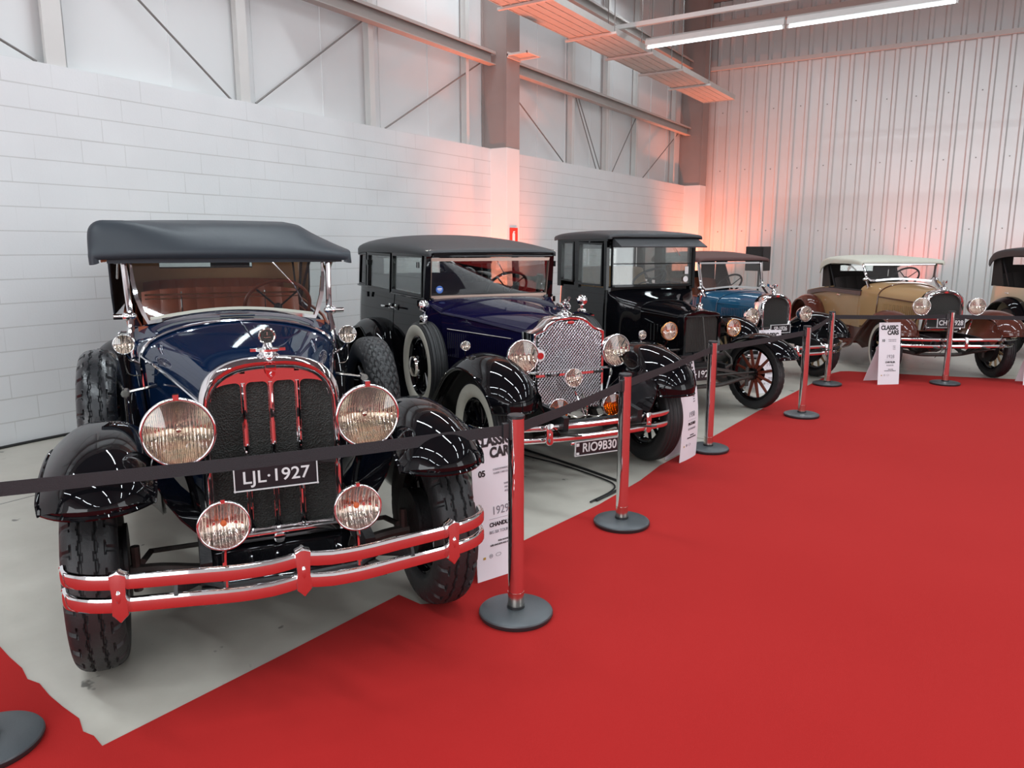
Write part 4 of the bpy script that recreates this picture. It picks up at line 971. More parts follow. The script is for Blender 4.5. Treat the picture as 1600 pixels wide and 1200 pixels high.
    G = lambda s: [[(x, s * y * (1 - .03 * u), 1.25 + .37 * u) for u in (0, .33, .66, 1)] for x, y in pp if y > .36 or True]
    for s in (1, -1):
        g = [[(x, s * y * (1 - .03 * u), 1.25 + .38 * u) for u in (0, .33, .66, 1)] for x, y in pp if y > .33]
        b.shell(g, .03 * (1 if s < 0 else -1))
    b.box((-3.50, 0, 1.29), (.03, .80, .08)); b.box((-3.50, 0, 1.58), (.03, .80, .10)); b.build('rear_panel', 'black', c)
    b = MB(); b.box((-3.50, 0, 1.43), (.006, .74, .20)); b.build('rear_window', 'glass', c, False)
    # roof
    st = [(-1.30, .58, 1.598, 1.59, 1.575), (-1.32, .60, 1.618, 1.60, 1.57), (-1.42, .612, 1.645, 1.61, 1.58), (-1.8, .632, 1.71, 1.63, 1.595), (-2.4, .655, 1.752, 1.65, 1.60), (-3.0, .658, 1.745, 1.65, 1.60), (-3.35, .63, 1.70, 1.63, 1.58), (-3.52, .54, 1.63, 1.60, 1.55), (-3.555, .44, 1.58, 1.57, 1.54)]
    soft_top(c, 'vinylgrain', 'darklining', [(x, zt, hw, zs, zb) for x, hw, zt, zs, zb in st], 2.2, 'roof')
    b = MB(); b.bar((-1.34, -.60, 1.605), (-1.34, .60, 1.605), .03, .035); b.bar((-1.32, -.575, 1.575), (-1.32, .575, 1.575), .06, .02); b.build('roof_header', 'black', c, False, bevel=.006)
    b = MB(); b.tube([(-1.325, -.60, 1.620), (-1.325, .60, 1.620)], .007, 6)
    for s in (-1, 1): b.tube([(-1.33, s * .605, 1.618), (-2.0, s * .645, 1.632), (-3.0, s * .665, 1.64)], .006, 6)
    b.build('drip_moulding', 'nickel', c)
    # windscreen
    fr = [(-.560, 1.225), (-.565, 1.545), (.565, 1.545), (.560, 1.225)]; xw = lambda z: -1.405 + .05 * (z - 1.22) / .33
    b = MB(); b.sweep([(xw(z), y, z) for y, z in fr], [(-.014, -.014), (.014, -.014), (.014, .014), (-.014, .014)], closed=True, up=(1, 0, 0)); ws = b.build('windscreen_frame', 'bronze', c, False)
    glass_quad(ws, [(xw(z), y, z) for y, z in fr])
    b = MB(); b.cyl((xw(1.29) + .008, -.482, 1.292), (xw(1.29) + .011, -.482, 1.292), .032, seg=24); st_ = b.build('windscreen_sticker', 'blueenamel', c, False)
    b = MB(); b.box((xw(1.29) + .012, -.482, 1.298), (.001, .04, .010)); b.box((xw(1.29) + .012, -.482, 1.283), (.001, .03, .004)); b.build('sticker_print', 'board', st_, False)
    b = MB(); b.tube([(-1.37, 0, 1.55), (-1.35, .05, 1.53), (-1.36, .12, 1.42)], .004, 5); b.build('wiper', 'chrome', c)
    b = MB(); b.box((-1.50, 0, 1.22), (.18, 1.1, .05)); b.build('dashboard', 'darklining', c, False, bevel=.01)
    seat(c, -2.10, .54, .82, 'darklining', .48, .45, 5); seat(c, -3.15, .55, .84, 'darklining', .52, .48, 5)
    steering(c, (-1.74, .33, 1.27), .20, (-.7, 0, .6), 'ink', .6)
    b = MB(); b.box((-1.62, .02, 1.53), (.01, .2, .05)); b.build('rear_view_mirror', 'ink', c, False)
    # fenders
    for s in (-1, 1):
        fender('front_fender', 'black', c, [(.50, .60, .82), (.49, .68, .9), (.42, .79, .97), (.28, .875, 1), (.06, .925, 1), (-.18, .91, 1), (-.42, .81, .97), (-.64, .64, .93), (-.84, .46, .9), (-1.0, .36, .88), (-1.1, .335, .86)], .66, .195, s, .10, .014)
        b = MB(); b.shell([[(x, s * (.475 - .15 * u * u), z - .28 * u) for u in (0, .25, .5, .75, 1)] for x, z in ((.42, .68), (.25, .78), (.02, .82), (-.25, .77), (-.5, .62), (-.8, .45))], .006); b.build('fender_valance', 'black', c, True)
        fender('rear_fender', 'black', c, [(-1.85, .335, .86), (-1.98, .42, .9), (-2.12, .62, .95), (-2.30, .84, 1), (-2.56, .955, 1), (-2.85, .93, 1), (-3.08, .78, 1), (-3.20, .58, .98), (-3.24, .46, .95)], .70, .16, s, .08, .014)
        b = MB(); b.tube([(-.19, s * .76, .90), (-.19, s * .76, .94)], .008, 6); b.build('parking_lamp_post', 'chrome', c)
        lamp(c, (-.17, s * .76, .965), .034, (1, 0, 0), .9, 'chrome', 'chrome', 'lens', 'reflector_fine', name='parking_lamp')
    running_board(c, -1.05, -1.95, .54, .82, .33)
    chassis(c, -2.65); axle(c, 0, .62, .34); axle(c, -2.62, .62, .37, front=False)
    b = MB(); b.box((-.5, 0, .42), (.6, .3, .28)); b.build('engine_sump', 'chassis', c, False, bevel=.05)
    w0 = wheel(c, .375, .165, 'rib', (.245, .345), 12, 'black', 'black', 'rubber', 'chrome', loc=(0, -.70, .375))
    place_wheel(w0, (-2.62, -.70, .375))
    w1 = wheel(c, .375, .165, 'rib', None, 12, 'black', 'black', 'rubber', 'chrome', loc=(0, .70, .375)); w1.rotation_euler = (0, 0, PI)
    place_wheel(w1, (-2.62, .70, .375), True)
    for s in (-1, 1):
        sp = wheel(c, .365, .155, 'rib', (.24, .335), 12, 'black', 'black', 'rubber', 'chrome', drum=False, loc=(-1.06, s * .745, .70), name='spare_wheel')
        if s > 0: sp.rotation_euler = (0, 0, PI)
        b = MB(); b.M = Matrix.Translation((-1.06, s * .745, .70)) @ Matrix.Rotation(-s * PI / 2 if s < 0 else PI / 2, 4, 'Z'); b.M = Matrix.Translation((-1.06, s * (.745 + .09), .70)) @ Matrix.Rotation(s * PI / 2, 4, 'Z'); b.lathe([(0, .085), (.02, .08), (.032, .05), (.036, .001)], 28); b.build('spare_lock_plate', 'nickel', sp.parent)
        b = MB(); b.sweep(cr_path([(-1.16, s * .70, 1.055), (-1.06, s * .745, 1.082), (-.96, s * .79, 1.055)], 4), [(-.03, -.006), (.03, -.006), (.03, .006), (-.03, .006)]); b.tube([(-1.06, s * .745, 1.08), (-1.06, s * .745, 1.14)], .010, 8); b.ell((-1.06, s * .745, 1.095), (.05, .035, .02)); mm = b.build('mirror_mount', 'chrome', c)
        b = MB(); b.M = frame((-1.06, s * .745, 1.185), (1, -s * .2, 0)); b.lathe([(.02, .001), (.018, .03), (.008, .046), (-.006, .048), (-.010, .044)], 28); b.build('side_mirror', 'chrome', c)
    for s in (-1, 1):
        lamp(c, (.0, s * .395, .885), .120, (1, s * .03, 0), 1.15, 'chrome', 'chrome', 'lens', 'reflector_fine', name='headlamp', stem=[(-.08, s * .40, .68), (-.1, s * .36, .50)])
        lamp(c, (.22, s * .225, .525), .083, (1, 0, 0), .8, 'chrome', 'chrome', 'amberlens', 'reflector_amber', name='fog_lamp', stem=[(.20, s * .22, .42)])
    lamp(c, (.16, -.07, .735), .066, (1, -.12, .05), .9, 'chrome', 'chrome', 'lens', 'reflector_fine', name='centre_lamp', stem=[(.14, -.03, .6), (.20, 0, .47)])
    b = MB(); b.M = frame((-.01, -.262, .885), (1, 0, 0)); b.cyl((0, 0, 0), (.02, 0, 0), .042, seg=24); rb = b.build('round_badge', 'platewhite', c)
    b = MB(); b.M = frame((.012, -.262, .885), (1, 0, 0)); b.cyl((0, 0, 0), (.01, 0, 0), .024, seg=24); b.build('badge_centre', 'redenamel', rb)
    bumper(c, [(.14, -.87), (.24, -.83), (.35, -.6), (.40, -.3), (.415, 0), (.40, .3), (.35, .6), (.24, .83), (.14, .87)], (.455, .372), .042, .030, 'chrome', clips=((0, -.40, 0), (0, .40, 0)), clipw=.055, cliph=.15)
    b = MB()
    for s in (-1, 1): b.bar((.15, s * .32, .46), (.38, s * .38, .42), .012, .05)
    b.tube([(.25, -.34, .44), (.25, .34, .44)], .014, 8); b.build('bumper_bracket', 'chassis', c, False)
    b = MB(); b.tube(cr_path([(.2, -.16, .50), (.22, -.08, .46), (.23, 0, .47), (.22, .1, .45), (.2, .2, .48)], 6), .007, 6); b.tube(cr_path([(.2, -.02, .62), (.24, -.01, .55), (.22, 0, .44)], 5), .012, 8); b.build('lamp_wiring', 'nickel', c)
    pl = number_plate(c, (.40, .0, .285), .395, .100, 'RIO9B30', .090, (1, 0, -.05), None, bold=.0014, sx=.84)
    b = MB(); b.box((.406, -.178, .312), (.002, .022, .022)); b.box((.406, -.178, .25), (.002, .022, .016)); b.build('plate_emblem', 'platewhite', pl, False)
    b = MB()
    for s in (-1, 1): b.box((.395, s * .215, .325), (.02, .035, .02))
    b.build('plate_lugs', 'chrome', pl, False, bevel=.005)
    return c
sedan()

# ================================================================== CAR : tall black coupe
def coupe():
    c = empty('coupe_car', (-2.3916, 7.2069, 0), R(-33.56), 'tall boxy black coupe with sun visor, brass-rimmed headlamps and red-brown spoked wheels', 'car')
    P = 'black'
    def out(d=0):
        half = [(.225, .60), (.225, .80), (.225, .975), (.205, 1.005), (.15, 1.022), (.08, 1.035), (0, 1.042)]
        A = [(-y + (d if y > .01 else 0), z - (d if z > .9 else -d)) for y, z in half]; return A + [(-y, z) for y, z in A[:-1][::-1]]
    b = MB(); b.rings([[(x, y, z) for y, z in out(d)] for x, d in ((-.14, 0), (-.04, 0), (-.03, .006), (-.035, .03), (-.05, .034))], False, False); sh = b.build('radiator_shell', P, c)
    b = MB(); b.prism([(-.055, y, z) for y, z in out(.03)], (-.04, 0, 0)); b.build('radiator_core', 'core', c, False)
    b = MB()
    for k in range(-9, 10): b.box((-.054, k * .0205, .80), (.004, .003, .36))
    b.build('core_fins', 'grey_chassis', c, False)
    b = MB(); b.box((-.03, 0, .60), (.05, .52, .02)); b.box((-.03, 0, .985), (.01, .40, .012)); b.build('shell_trim', 'chassis', c, False)
    b = MB(); b.M = frame((-.09, 0, 1.035), (0, 0, 1), (1, 0, 0)); b.lathe([(0, .04), (.015, .042), (.02, .03), (.04, .026), (.05, .034), (.06, .034), (.07, .012), (.12, .010), (.15, .03), (.18, .001)], 20); b.build('radiator_cap', 'chrome', c)
    arch_loft('hood', P, c, [(-.12, .222, 1.035, .965, .62, .222), (-.35, .25, 1.06, .975, .61, .25), (-.66, .30, 1.10, .99, .60, .30)], 16, 2.6, 3)
    arch_loft('cowl', P, c, [(-.665, .302, 1.105, .99, .56, .32), (-.74, .37, 1.13, 1.02, .55, .40), (-.84, .48, 1.17, 1.08, .55, .50), (-.94, .545, 1.21, 1.16, .55, .545)], 16, 3.0, 4)
    for s in (-1, 1):
        b = MB(); b.tube([(-.12, s * .226, .97), (-.66, s * .304, .995)], .006, 6); b.build('hood_hinge', P, c)
        b = MB()
        for k in range(7): b.box((-.25 - .05 * k, s * (.24 + .007 * k), .80), (.012, .02, .17))
        b.build('louvre', P, c, False)
    # tall body
    path = tub_path(-.94, -2.12, .555, .565, .16)
    b = MB()
    for s in (1, -1): side_wall(b, path, .55, 1.225, .035, 6, .03, s)
    b.box((-1.5, 0, .56), (1.1, 1.05, .03)); b.build('body', P, c)
    for s in (-1, 1):
        yy = lambda z: s * (.560 - .02 * (z - 1.2))
        pp = [(-.99 - .095 * k, .566) for k in range(7)]
        b = MB(); side_wall(b, pp, .60, 1.215, .03, 6, .03, s)
        fr = [(-1.02, 1.25), (-1.02, 1.68), (-1.52, 1.695), (-1.52, 1.25)]
        b.sweep([(x, yy(z), z) for x, z in fr], [(-.014, -.025), (.014, -.025), (.014, .025), (-.014, .025)], closed=True, up=(0, 1, 0)); d = b.build('door', P, c)
        glass_quad(d, [(x, yy(z), z) for x, z in fr])
        b = MB(); b.tube([(-1.50, s * .565, 1.08), (-1.50, s * .60, 1.08), (-1.42, s * .61, 1.08)], .009, 6); b.build('door_handle', 'nickel', d)
        fr = [(-1.66, 1.27), (-1.66, 1.70), (-1.95, 1.70), (-1.95, 1.28)]
        b = MB(); b.sweep([(x, yy(z), z) for x, z in fr], [(-.014, -.022), (.014, -.022), (.014, .022), (-.014, .022)], closed=True, up=(0, 1, 0)); q = b.build('quarter_window_frame', P, c)
        glass_quad(q, [(x, yy(z), z) for x, z in fr])
        for x0, w_ in ((-.965, .06), (-1.59, .10), (-2.01, .09)):
            b = MB(); b.box((x0, s * .548, 1.47), (w_, .035, .53)); b.build('pillar', P, c, False)
        b = MB(); b.box((-1.47, s * .548, 1.735), (1.1, .04, .05)); b.build('roof_rail', P, c, False)
    b = MB(); b.box((-2.09, 0, 1.29), (.04, 1.06, .14)); b.box((-2.09, 0, 1.70), (.04, 1.06, .14)); b.box((-2.09, .40, 1.49), (.04, .26, .3)); b.box((-2.09, -.40, 1.49), (.04, .26, .3)); b.build('rear_panel', P, c, False)
    b = MB(); b.box((-2.09, 0, 1.49), (.006, .56, .28)); b.build('rear_window', 'glass', c, False)
    soft_top(c, 'vinylgrain', 'darklining', [(-.86, 1.752, .555, 1.745, 1.735), (-.88, 1.775, .575, 1.755, 1.73), (-1.1, 1.805, .582, 1.765, 1.735), (-1.5, 1.82, .582, 1.77, 1.735), (-1.95, 1.81, .578, 1.765, 1.735), (-2.12, 1.785, .56, 1.755, 1.725)], 2.6, 'roof')
    # visor
    b = MB(); b.prism([(-.88, -.53, 1.735), (-.88, .53, 1.735), (-.70, .535, 1.645), (-.70, -.535, 1.645)], (0, 0, .012)); b.prism([(-.88, -.53, 1.735), (-.70, -.535, 1.645), (-.88, -.53, 1.655)], (0, .012, 0)); b.prism([(-.88, .53, 1.735), (-.70, .535, 1.645), (-.88, .53, 1.655)], (0, -.012, 0)); b.build('sun_visor', 'vinylgrain', c, False)
    fr = [(-.50, 1.245), (-.50, 1.70), (.50, 1.70), (.50, 1.245)]
    b = MB(); b.sweep([(-.93, y, z) for y, z in fr], [(-.014, -.016), (.014, -.016), (.014, .016), (-.014, .016)], closed=True, up=(1, 0, 0)); b.box((-.93, 0, 1.475), (.02, 1.0, .012)); ws = b.build('windscreen_frame', P, c, False)
    glass_quad(ws, [(-.93, y, z) for y, z in fr])
    b = MB(); b.M = frame((-.918, .43, 1.305), (1, 0, 0)); b.cyl((0, 0, 0), (.002, 0, 0), .032, seg=20); b.M = Matrix(); b.box((-.917, .44, 1.40), (.002, .045, .08)); b.build('windscreen_sticker', 'platewhite', c, False)
    b = MB(); b.tube([(-.92, .22, 1.70), (-.91, .26, 1.66), (-.91, .34, 1.56)], .004, 5); b.build('wiper', 'nickel', c)
    seat(c, -1.66, .48, .92, 'tanleather', .50, .45, 8)
    steering(c, (-1.28, .20, 1.30), .19, (-.55, 0, .75), 'ink', .6)
    b = MB(); b.box((-1.0, 0, 1.20), (.04, .98, .07)); b.build('dashboard', 'darklining', c, False)
    for s in (-1, 1):
        fender('front_fender', P, c, [(.46, .58, .92), (.45, .62, .95), (.38, .69, 1), (.26, .75, 1), (.07, .79, 1), (-.15, .765, 1), (-.38, .67, 1), (-.58, .53, 1), (-.76, .40, 1), (-.9, .345, 1)], .70, .135, s, .045, .010, .012)
        b = MB(); b.shell([[(x, s * (.57 - .24 * u), z - .10 * u) for u in (0, .33, .66, 1)] for x, z in ((-.2, .70), (-.4, .60), (-.7, .42))], .005); b.build('fender_valance', P, c)
        fender('rear_fender', P, c, [(-1.95, .345, 1), (-2.1, .50, 1), (-2.25, .72, 1), (-2.45, .83, 1), (-2.70, .80, 1), (-2.9, .64, 1), (-3.0, .45, 1)], .70, .13, s, .045, .010)
        lamp(c, (-.035, s * .385, .855), .086, (1, 0, 0), 1.0, P, 'brass', 'lens', 'reflector_fine', name='headlamp', stem=[(-.1, s * .40, .70), (-.12, s * .42, .62)], visor=True)
    b = MB(); b.tube([(-.09, -.42, .66), (-.09, .42, .66)], .011, 6); b.tube([(-.02, -.01, .98), (.04, -.02, .75), (.06, -.02, .55)], .007, 6); b.build('lamp_tie_bar', 'grey_chassis', c)
    running_board(c, -.9, -1.98, .50, .82, .34, P, 'black')
    b = MB(); b.box((-.15, 0, .46), (.08, .66, .10)); b.box((-1.1, .30, .45), (2.2, .05, .09)); b.box((-1.1, -.30, .45), (2.2, .05, .09)); b.build('frame_rail', 'chassis', c, False)
    b = MB(); b.sweep(cr_path([(.0, -.52, .36), (.0, -.3, .43), (.0, 0, .47), (.0, .3, .43), (.0, .52, .36)], 6), [(-.02, -.014), (.02, -.014), (.02, .014), (-.02, .014)]); b.build('leaf_spring', 'grey_chassis', c)
    axle(c, 0, .62, .345, .022); axle(c, -2.55, .62, .36, front=False)
    b = MB(); b.tube([(.03, -.62, .40), (.03, .62, .40)], .010, 6); b.tube([(.03, .1, .40), (-.3, .22, .55), (-.6, .24, .7)], .012, 6); b.tube([(0, -.55, .33), (-.7, -.05, .42)], .012, 6); b.tube([(0, .55, .33), (-.7, .05, .42)], .012, 6)
    b.tube([(-.05, .3, .62), (-.02, .36, .55), (.03, .33, .50), (.0, .28, .46)], .012, 6); b.build('steering_links', 'grey_chassis', c)
    b = MB(); b.box((-.4, 0, .50), (.5, .28, .26)); b.build('engine_sump', 'chassis', c, False, bevel=.05)
    w0 = wheel(c, .365, .095, 'fine', None, 12, 'wood_spoke', 'black', 'rubber', 'nickel', drum=False, loc=(-.05, -.70, .365), spoke_r=.017)
    place_wheel(w0, (-.05, .70, .365), True, R(6)); place_wheel(w0, (-2.55, -.70, .365)); place_wheel(w0, (-2.55, .70, .365), True)
    number_plate(c, (.08, -.10, .43), .40, .115, 'FT\u00b71925', .095, (1, 0, 0), None, 'chassis', .001, .95)
    return c
coupe()

# ================================================================== roadster builder (teal, tan) and cream touring car
def roadster(name, loc, rz, label, P, trimc, F, topm, lining, xw, zw0, zw1, hw0, hw1, xr, rad, headp, bump, plate, wheel_args, topst, white=None, xra=-2.6, belt_trim=None, fz=.84, seatm='darklining', headbucket='chrome', rim_r=.105, rear_open=True, rumble=True, spoke='natural_wood'):
    c = empty(name, loc, rz, label, 'car')
    rw, zt, zs, zb = rad
    def out(d=0, k=0):
        A = [(-rw + d, zb + d), (-rw + d, (zb + zs) / 2), (-rw + d, zs)]
        for i in range(1, 20):
            a = PI - PI * i / 20; cc, ss = math.cos(a), math.sin(a); A.append(((rw - d) * math.copysign(abs(cc) ** .85, cc), zs + (zt - d - zs) * ss ** .85))
        return A + [(rw - d, zs), (rw - d, (zb + zs) / 2), (rw - d, zb + d)]
    b = MB(); b.rings([[(x, y, z) for y, z in out(d)] for x, d in ((-.14, .004), (-.13, 0), (.0, 0), (.02, .006), (.03, .022), (.02, .042), (.0, .05), (-.03, .05))], False, False); sh = b.build('radiator_shell', 'chrome', c, True, 50)
    b = MB(); b.prism([(-.02, y, z) for y, z in out(.048)], (-.05, 0, 0)); b.build('radiator_core', 'core', c, False)
    b = MB(); b.ell((.026, 0, zt - .03), (.008, .028, .014)); b.build('badge', 'redenamel', sh)
    b = MB(); b.M = frame((-.06, 0, zt), (0, 0, 1), (1, 0, 0)); b.lathe([(-.01, .035), (.01, .035), (.02, .045), (.032, .045), (.04, .02), (.06, .012)], 20); b.M = Matrix()
    b.tube(cr_path([(-.06, 0, zt + .05), (-.08, 0, zt + .08), (-.05, .0, zt + .11), (.0, 0, zt + .10)], 4), .012, 6)
    for s in (-1, 1): b.prism([(-.02, s * .01, zt + .07), (-.10, s * .06, zt + .12), (-.12, s * .05, zt + .09), (-.08, s * .012, zt + .05)], (0, s * .006, .004))
    b.build('winged_cap', 'chrome', c)
    xc = xw + .28
    arch_loft('hood', P, c, [(-.12, rw - .006, zt - .018, zs, .58, rw), (-.4, rw + .05, zt + .0, zs + .01, .57, rw + .05), (xc, hw0 - .03, zw0 - .02, zs + .03, .56, hw0 - .02)], 18, 2.2, 4)
    arch_loft('cowl', P, c, [(xc - .012, hw0 - .025, zw0 - .016, zs + .03, .55, hw0), (xw + .1, hw0 + .05, zw0 + .0, zs + .07, .55, hw0 + .06), (xw - .02, hw0 + .09, zw0 + .0, zs + .10, .55, hw0 + .09)], 18, 2.6, 3)
    for s in (-1, 1):
        b = MB(); b.tube([(-.12, s * rw, zs + .01), (xc, s * (hw0 - .026), zs + .045)], .007, 6); b.build('hood_hinge', trimc, c)
        b = MB()
        for k in range(18):
            u = (k + 2) / 22; x = -.12 + (xc + .12) * u; b.box((x, s * (rw + (hw0 - .03 - rw) * u + .001), .80), (.008, .014, .17))
        b.build('louvre', P, c, False)
    b = MB(); a = arch(hw0 - .022, zw0 - .014, zs + .03, .56, hw0, 18, 2.3); b.tube([(xc - .006, y, z) for y, z in a], .006, 6); b.build('cowl_seam', trimc, c)
    # body
    w0 = hw0 + .09
    def belt(x): return zs + .11 + (-.13 if rumble else 0.0) * sm(-x, -xw + .9, -xr + .1)
    path = tub_path(xw, xr, w0, w0 + .06, .55 if rumble else .34)
    b = MB()
    for s in (1, -1): side_wall(b, path, .52, belt, .035, 6, .04, s)
    b.box(((xw + xr) / 2, 0, .54), (abs(xw - xr) - .5, 1.1, .03)); b.build('body', P, c)
    ty = lambda x: w0 + .06 * math.sin(max(0, min(1, (-x + xw) / (xw - xr - .4))) * PI / 2)
    doors = ((xw - .06, xw - .70),) if rumble else ((xw - .08, xw - .68), (xw - .98, xw - 1.58))
    for s in (-1, 1):
        for xa, xb in doors:
            pp = [(xa + (xb - xa) * k / 6, ty(xa + (xb - xa) * k / 6) + .006) for k in range(7)]
            b = MB(); side_wall(b, pp, .57, lambda x: belt(x) - .01, .03, 6, .04, s); d = b.build('door', P, c)
            b = MB(); xm = xb + .07; b.tube([(xm, s * (ty(xm) + .005), .95), (xm, s * (ty(xm) + .045), .95), (xm + .09, s * (ty(xm) + .05), .95)], .009, 6); b.build('door_handle', 'chrome', d)
        if belt_trim:
            b = MB(); b.sweep([(x, s * (y + .006), belt(x) - .035 + .0) for x, y in path[:-4]], [(-.006, -.030), (.006, -.030), (.006, .030), (-.006, .030)]); b.build('belt_band', belt_trim, c)
        b = MB(); b.tube([(x, s * y, belt(x) + .003) for x, y in path[:7]], .010, 6); b.build('belt_roll', seatm, c)
    if rumble:   # closed rear deck
        G = []
        for (x, y) in path:
            if x > xw - .95: continue
            G.append([(x, y * u, belt(x) + .06 * (1 - u * u)) for u in (-1, -.66, -.33, 0, .33, .66, 1)])
        b = MB(); b.shell(G, -.01); dk = b.build('rear_deck', P, c)
        b = MB(); b.tube([(xw - 1.05, -.3, belt(xw - 1.1) + .062), (xw - 1.05, .3, belt(xw - 1.1) + .062), (xr + .35, .26, belt(xr) + .06), (xr + .35, -.26, belt(xr) + .06)], .004, 5, closed=True); b.build('deck_seam', trimc, dk)
    b = MB(); b.box((xw - .06, 0, zs + .06), (.04, 1.0, .12)); b.build('dashboard', 'darklining', c, False)
    seat(c, xw - .88, .5, .78, seatm, .42, .45, 6)
    if not rumble: seat(c, xr + .42, .52, .80, seatm, .45, .45, 6)
    steering(c, (xw - .42, .27, zw0 + .04), .19, (-.7, 0, .6), 'ink', .6)
    # windscreen
    rr = .09
    gf = [(-hw1, zw1), (-hw1 + .004, (zw0 + zw1) / 2 + .03), (-hw0 - .02, zw0 + .05), (-hw0 + .03, zw0 + .012)] + [(-hw0 + .06 + (2 * hw0 - .12) * k / 8, zw0 + .008 + .03 * math.sin(PI * k / 8)) for k in range(1, 8)] + [(hw0 - .03, zw0 + .012), (hw0 + .02, zw0 + .05), (hw1 - .004, (zw0 + zw1) / 2 + .03), (hw1, zw1)]
    xx = lambda z: xw - .07 * (z - zw0) / (zw1 - zw0)
    b = MB(); b.sweep([(xx(z), y, z) for y, z in gf], [(-.012, -.012), (.012, -.012), (.012, .012), (-.012, .012)], closed=True, up=(1, 0, 0)); ws = b.build('windscreen_frame', 'chrome' if F != 'x' else 'chrome', c, True, 30)
    b = MB(); b.prism([(xx(z), y, z) for y, z in gf], (.004, 0, 0)); b.build('windscreen_glass', 'glass', ws, False)
    for s in (-1, 1):
        b = MB(); b.tube(cr_path([(xw + .12, s * (hw0 + .04), zw0 - .08), (xw + .02, s * (hw0 + .035), zw0 + .01), (xw - .02, s * (hw0 + .03), zw0 + .09), (xx(zw1), s * (hw1 + .018), zw1 + .02)], 5), .017, 8); b.ell((xw - .0, s * (hw0 + .05), zw0 + .03), (.025, .035, .025)); b.build('windscreen_post', 'chrome', c)
    soft_top(c, topm, lining, topst, 2.5)
    xe = topst[-1][0]
    b = MB()
    for (y0, y1, z0, z1) in ((-hw1, -.26, zs + .1, topst[-1][1]), (.26, hw1, zs + .1, topst[-1][1]), (-.26, .26, zs + .1, zw1 - .13), (-.26, .26, zw1 - .01, topst[-1][1])): b.box((xe + .02, (y0 + y1) / 2, (z0 + z1) / 2), (.012, y1 - y0, z1 - z0))
    rc = b.build('rear_curtain', lining, c, False)
    b = MB(); b.box((xe + .02, 0, zw1 - .07), (.004, .52, .12)); b.build('curtain_window', 'glass', rc, False)
    for s in (-1, 1):
        b = MB(); b.prism([(xe + .01, s * (hw1 + .015), zs + .10), (xe + .36, s * (hw1 + .02), zs + .11), (xe + .22, s * (hw1 + .03), zw1 - .05), (xe + .3, s * (hw1 + .03), zw1 + .06), (xe + .02, s * (hw1 + .02), zw1 + .04)], (0, s * .012, 0)); b.build('quarter_curtain', lining, c, False)
        b = MB(); b.bar((xe + .45, s * (hw1 + .0), zs + .12), (xe + .2, s * (hw1 + .01), zw1 + .03), .014, .025); b.build('top_bow', 'ink', c, False)
    for s in (-1, 1):
        z_ = fz
        fender('front_fender', F, c, [(.50, z_ - .24, .9), (.48, z_ - .17, .95), (.38, z_ - .06, 1), (.22, z_ + .01, 1), (.02, z_ + .035, 1), (-.2, z_ + .01, 1), (-.42, z_ - .11, 1), (-.62, z_ - .28, .96), (-.80, z_ - .42, .92), (-.95, .36, .9), (-1.05, .335, .88)], .665, .165, s, .085, .012)
        b = MB(); b.shell([[(x, s * (.51 - .18 * u * u), z - .26 * u) for u in (0, .25, .5, .75, 1)] for x, z in ((.42, z_ - .18), (.2, z_ - .09), (-.05, z_ - .06), (-.35, z_ - .16), (-.7, z_ - .42))], .006); b.build('fender_valance', F, c)
        x0 = xra
        fender('rear_fender', F, c, [(x0 + .66, .335, .86), (x0 + .55, .44, .9), (x0 + .42, .66, .95), (x0 + .24, .83, 1), (x0, .905, 1), (x0 - .26, .86, 1), (x0 - .44, .72, 1), (x0 - .52, .55, .98), (x0 - .55, .45, .95)], .70, .15, s, .075, .012)
        hx, hy, hz = headp
        lamp(c, (hx, s * hy, hz), rim_r, (1, s * .03, 0), 1.25, headbucket, 'chrome', 'lens', 'reflector_fine', name='headlamp', stem=[(hx - .12, s * (hy + .01), hz - .24), (hx - .14, s * (hy - .04), .48)])
    b = MB(); b.tube([(headp[0] - .08, -headp[1], headp[2] - .16), (headp[0] - .08, headp[1], headp[2] - .16)], .011, 6); b.build('lamp_tie_bar', 'chrome', c)
    running_board(c, -1.0, xra + .62, .52, .82, .33, F if F != 'brown' else 'brown', 'chrome')
    chassis(c, xra); axle(c, 0, .62, .345); axle(c, xra, .62, .365, front=False)
    b = MB(); b.box((-.5, 0, .42), (.6, .3, .26)); b.build('engine_sump', 'chassis', c, False, bevel=.05)
    w_ = wheel(c, *wheel_args, white, 12, spoke, 'black', 'rubber', 'chrome', loc=(0, -.70, wheel_args[0]), spoke_r=.016)
    place_wheel(w_, (xra, -.70, wheel_args[0])); place_wheel(w_, (0, .70, wheel_args[0]), True); place_wheel(w_, (xra, .70, wheel_args[0]), True)
    bx, bw, bz, clips = bump
    bumper(c, [(bx - .30, -bw), (bx - .17, -bw + .03), (bx - .06, -bw * .72), (bx, -bw * .35), (bx + .01, 0), (bx, bw * .35), (bx - .06, bw * .72), (bx - .17, bw - .03), (bx - .30, bw)], bz, .040, .018, 'chrome', clips=clips, clipw=.045, cliph=.14)
    for s in (-1, 1):
        b = MB(); b.bar((.40, s * .32, .45), (bx - .02, s * .36, sum(bz) / 2), .012, .05); b.build('bumper_bracket', 'chassis', c, False)
    if plate: number_plate(c, plate[0], plate[1], plate[2], plate[3], plate[4], (1, 0, 0), None, 'platewhite', .001, plate[5])
    return c
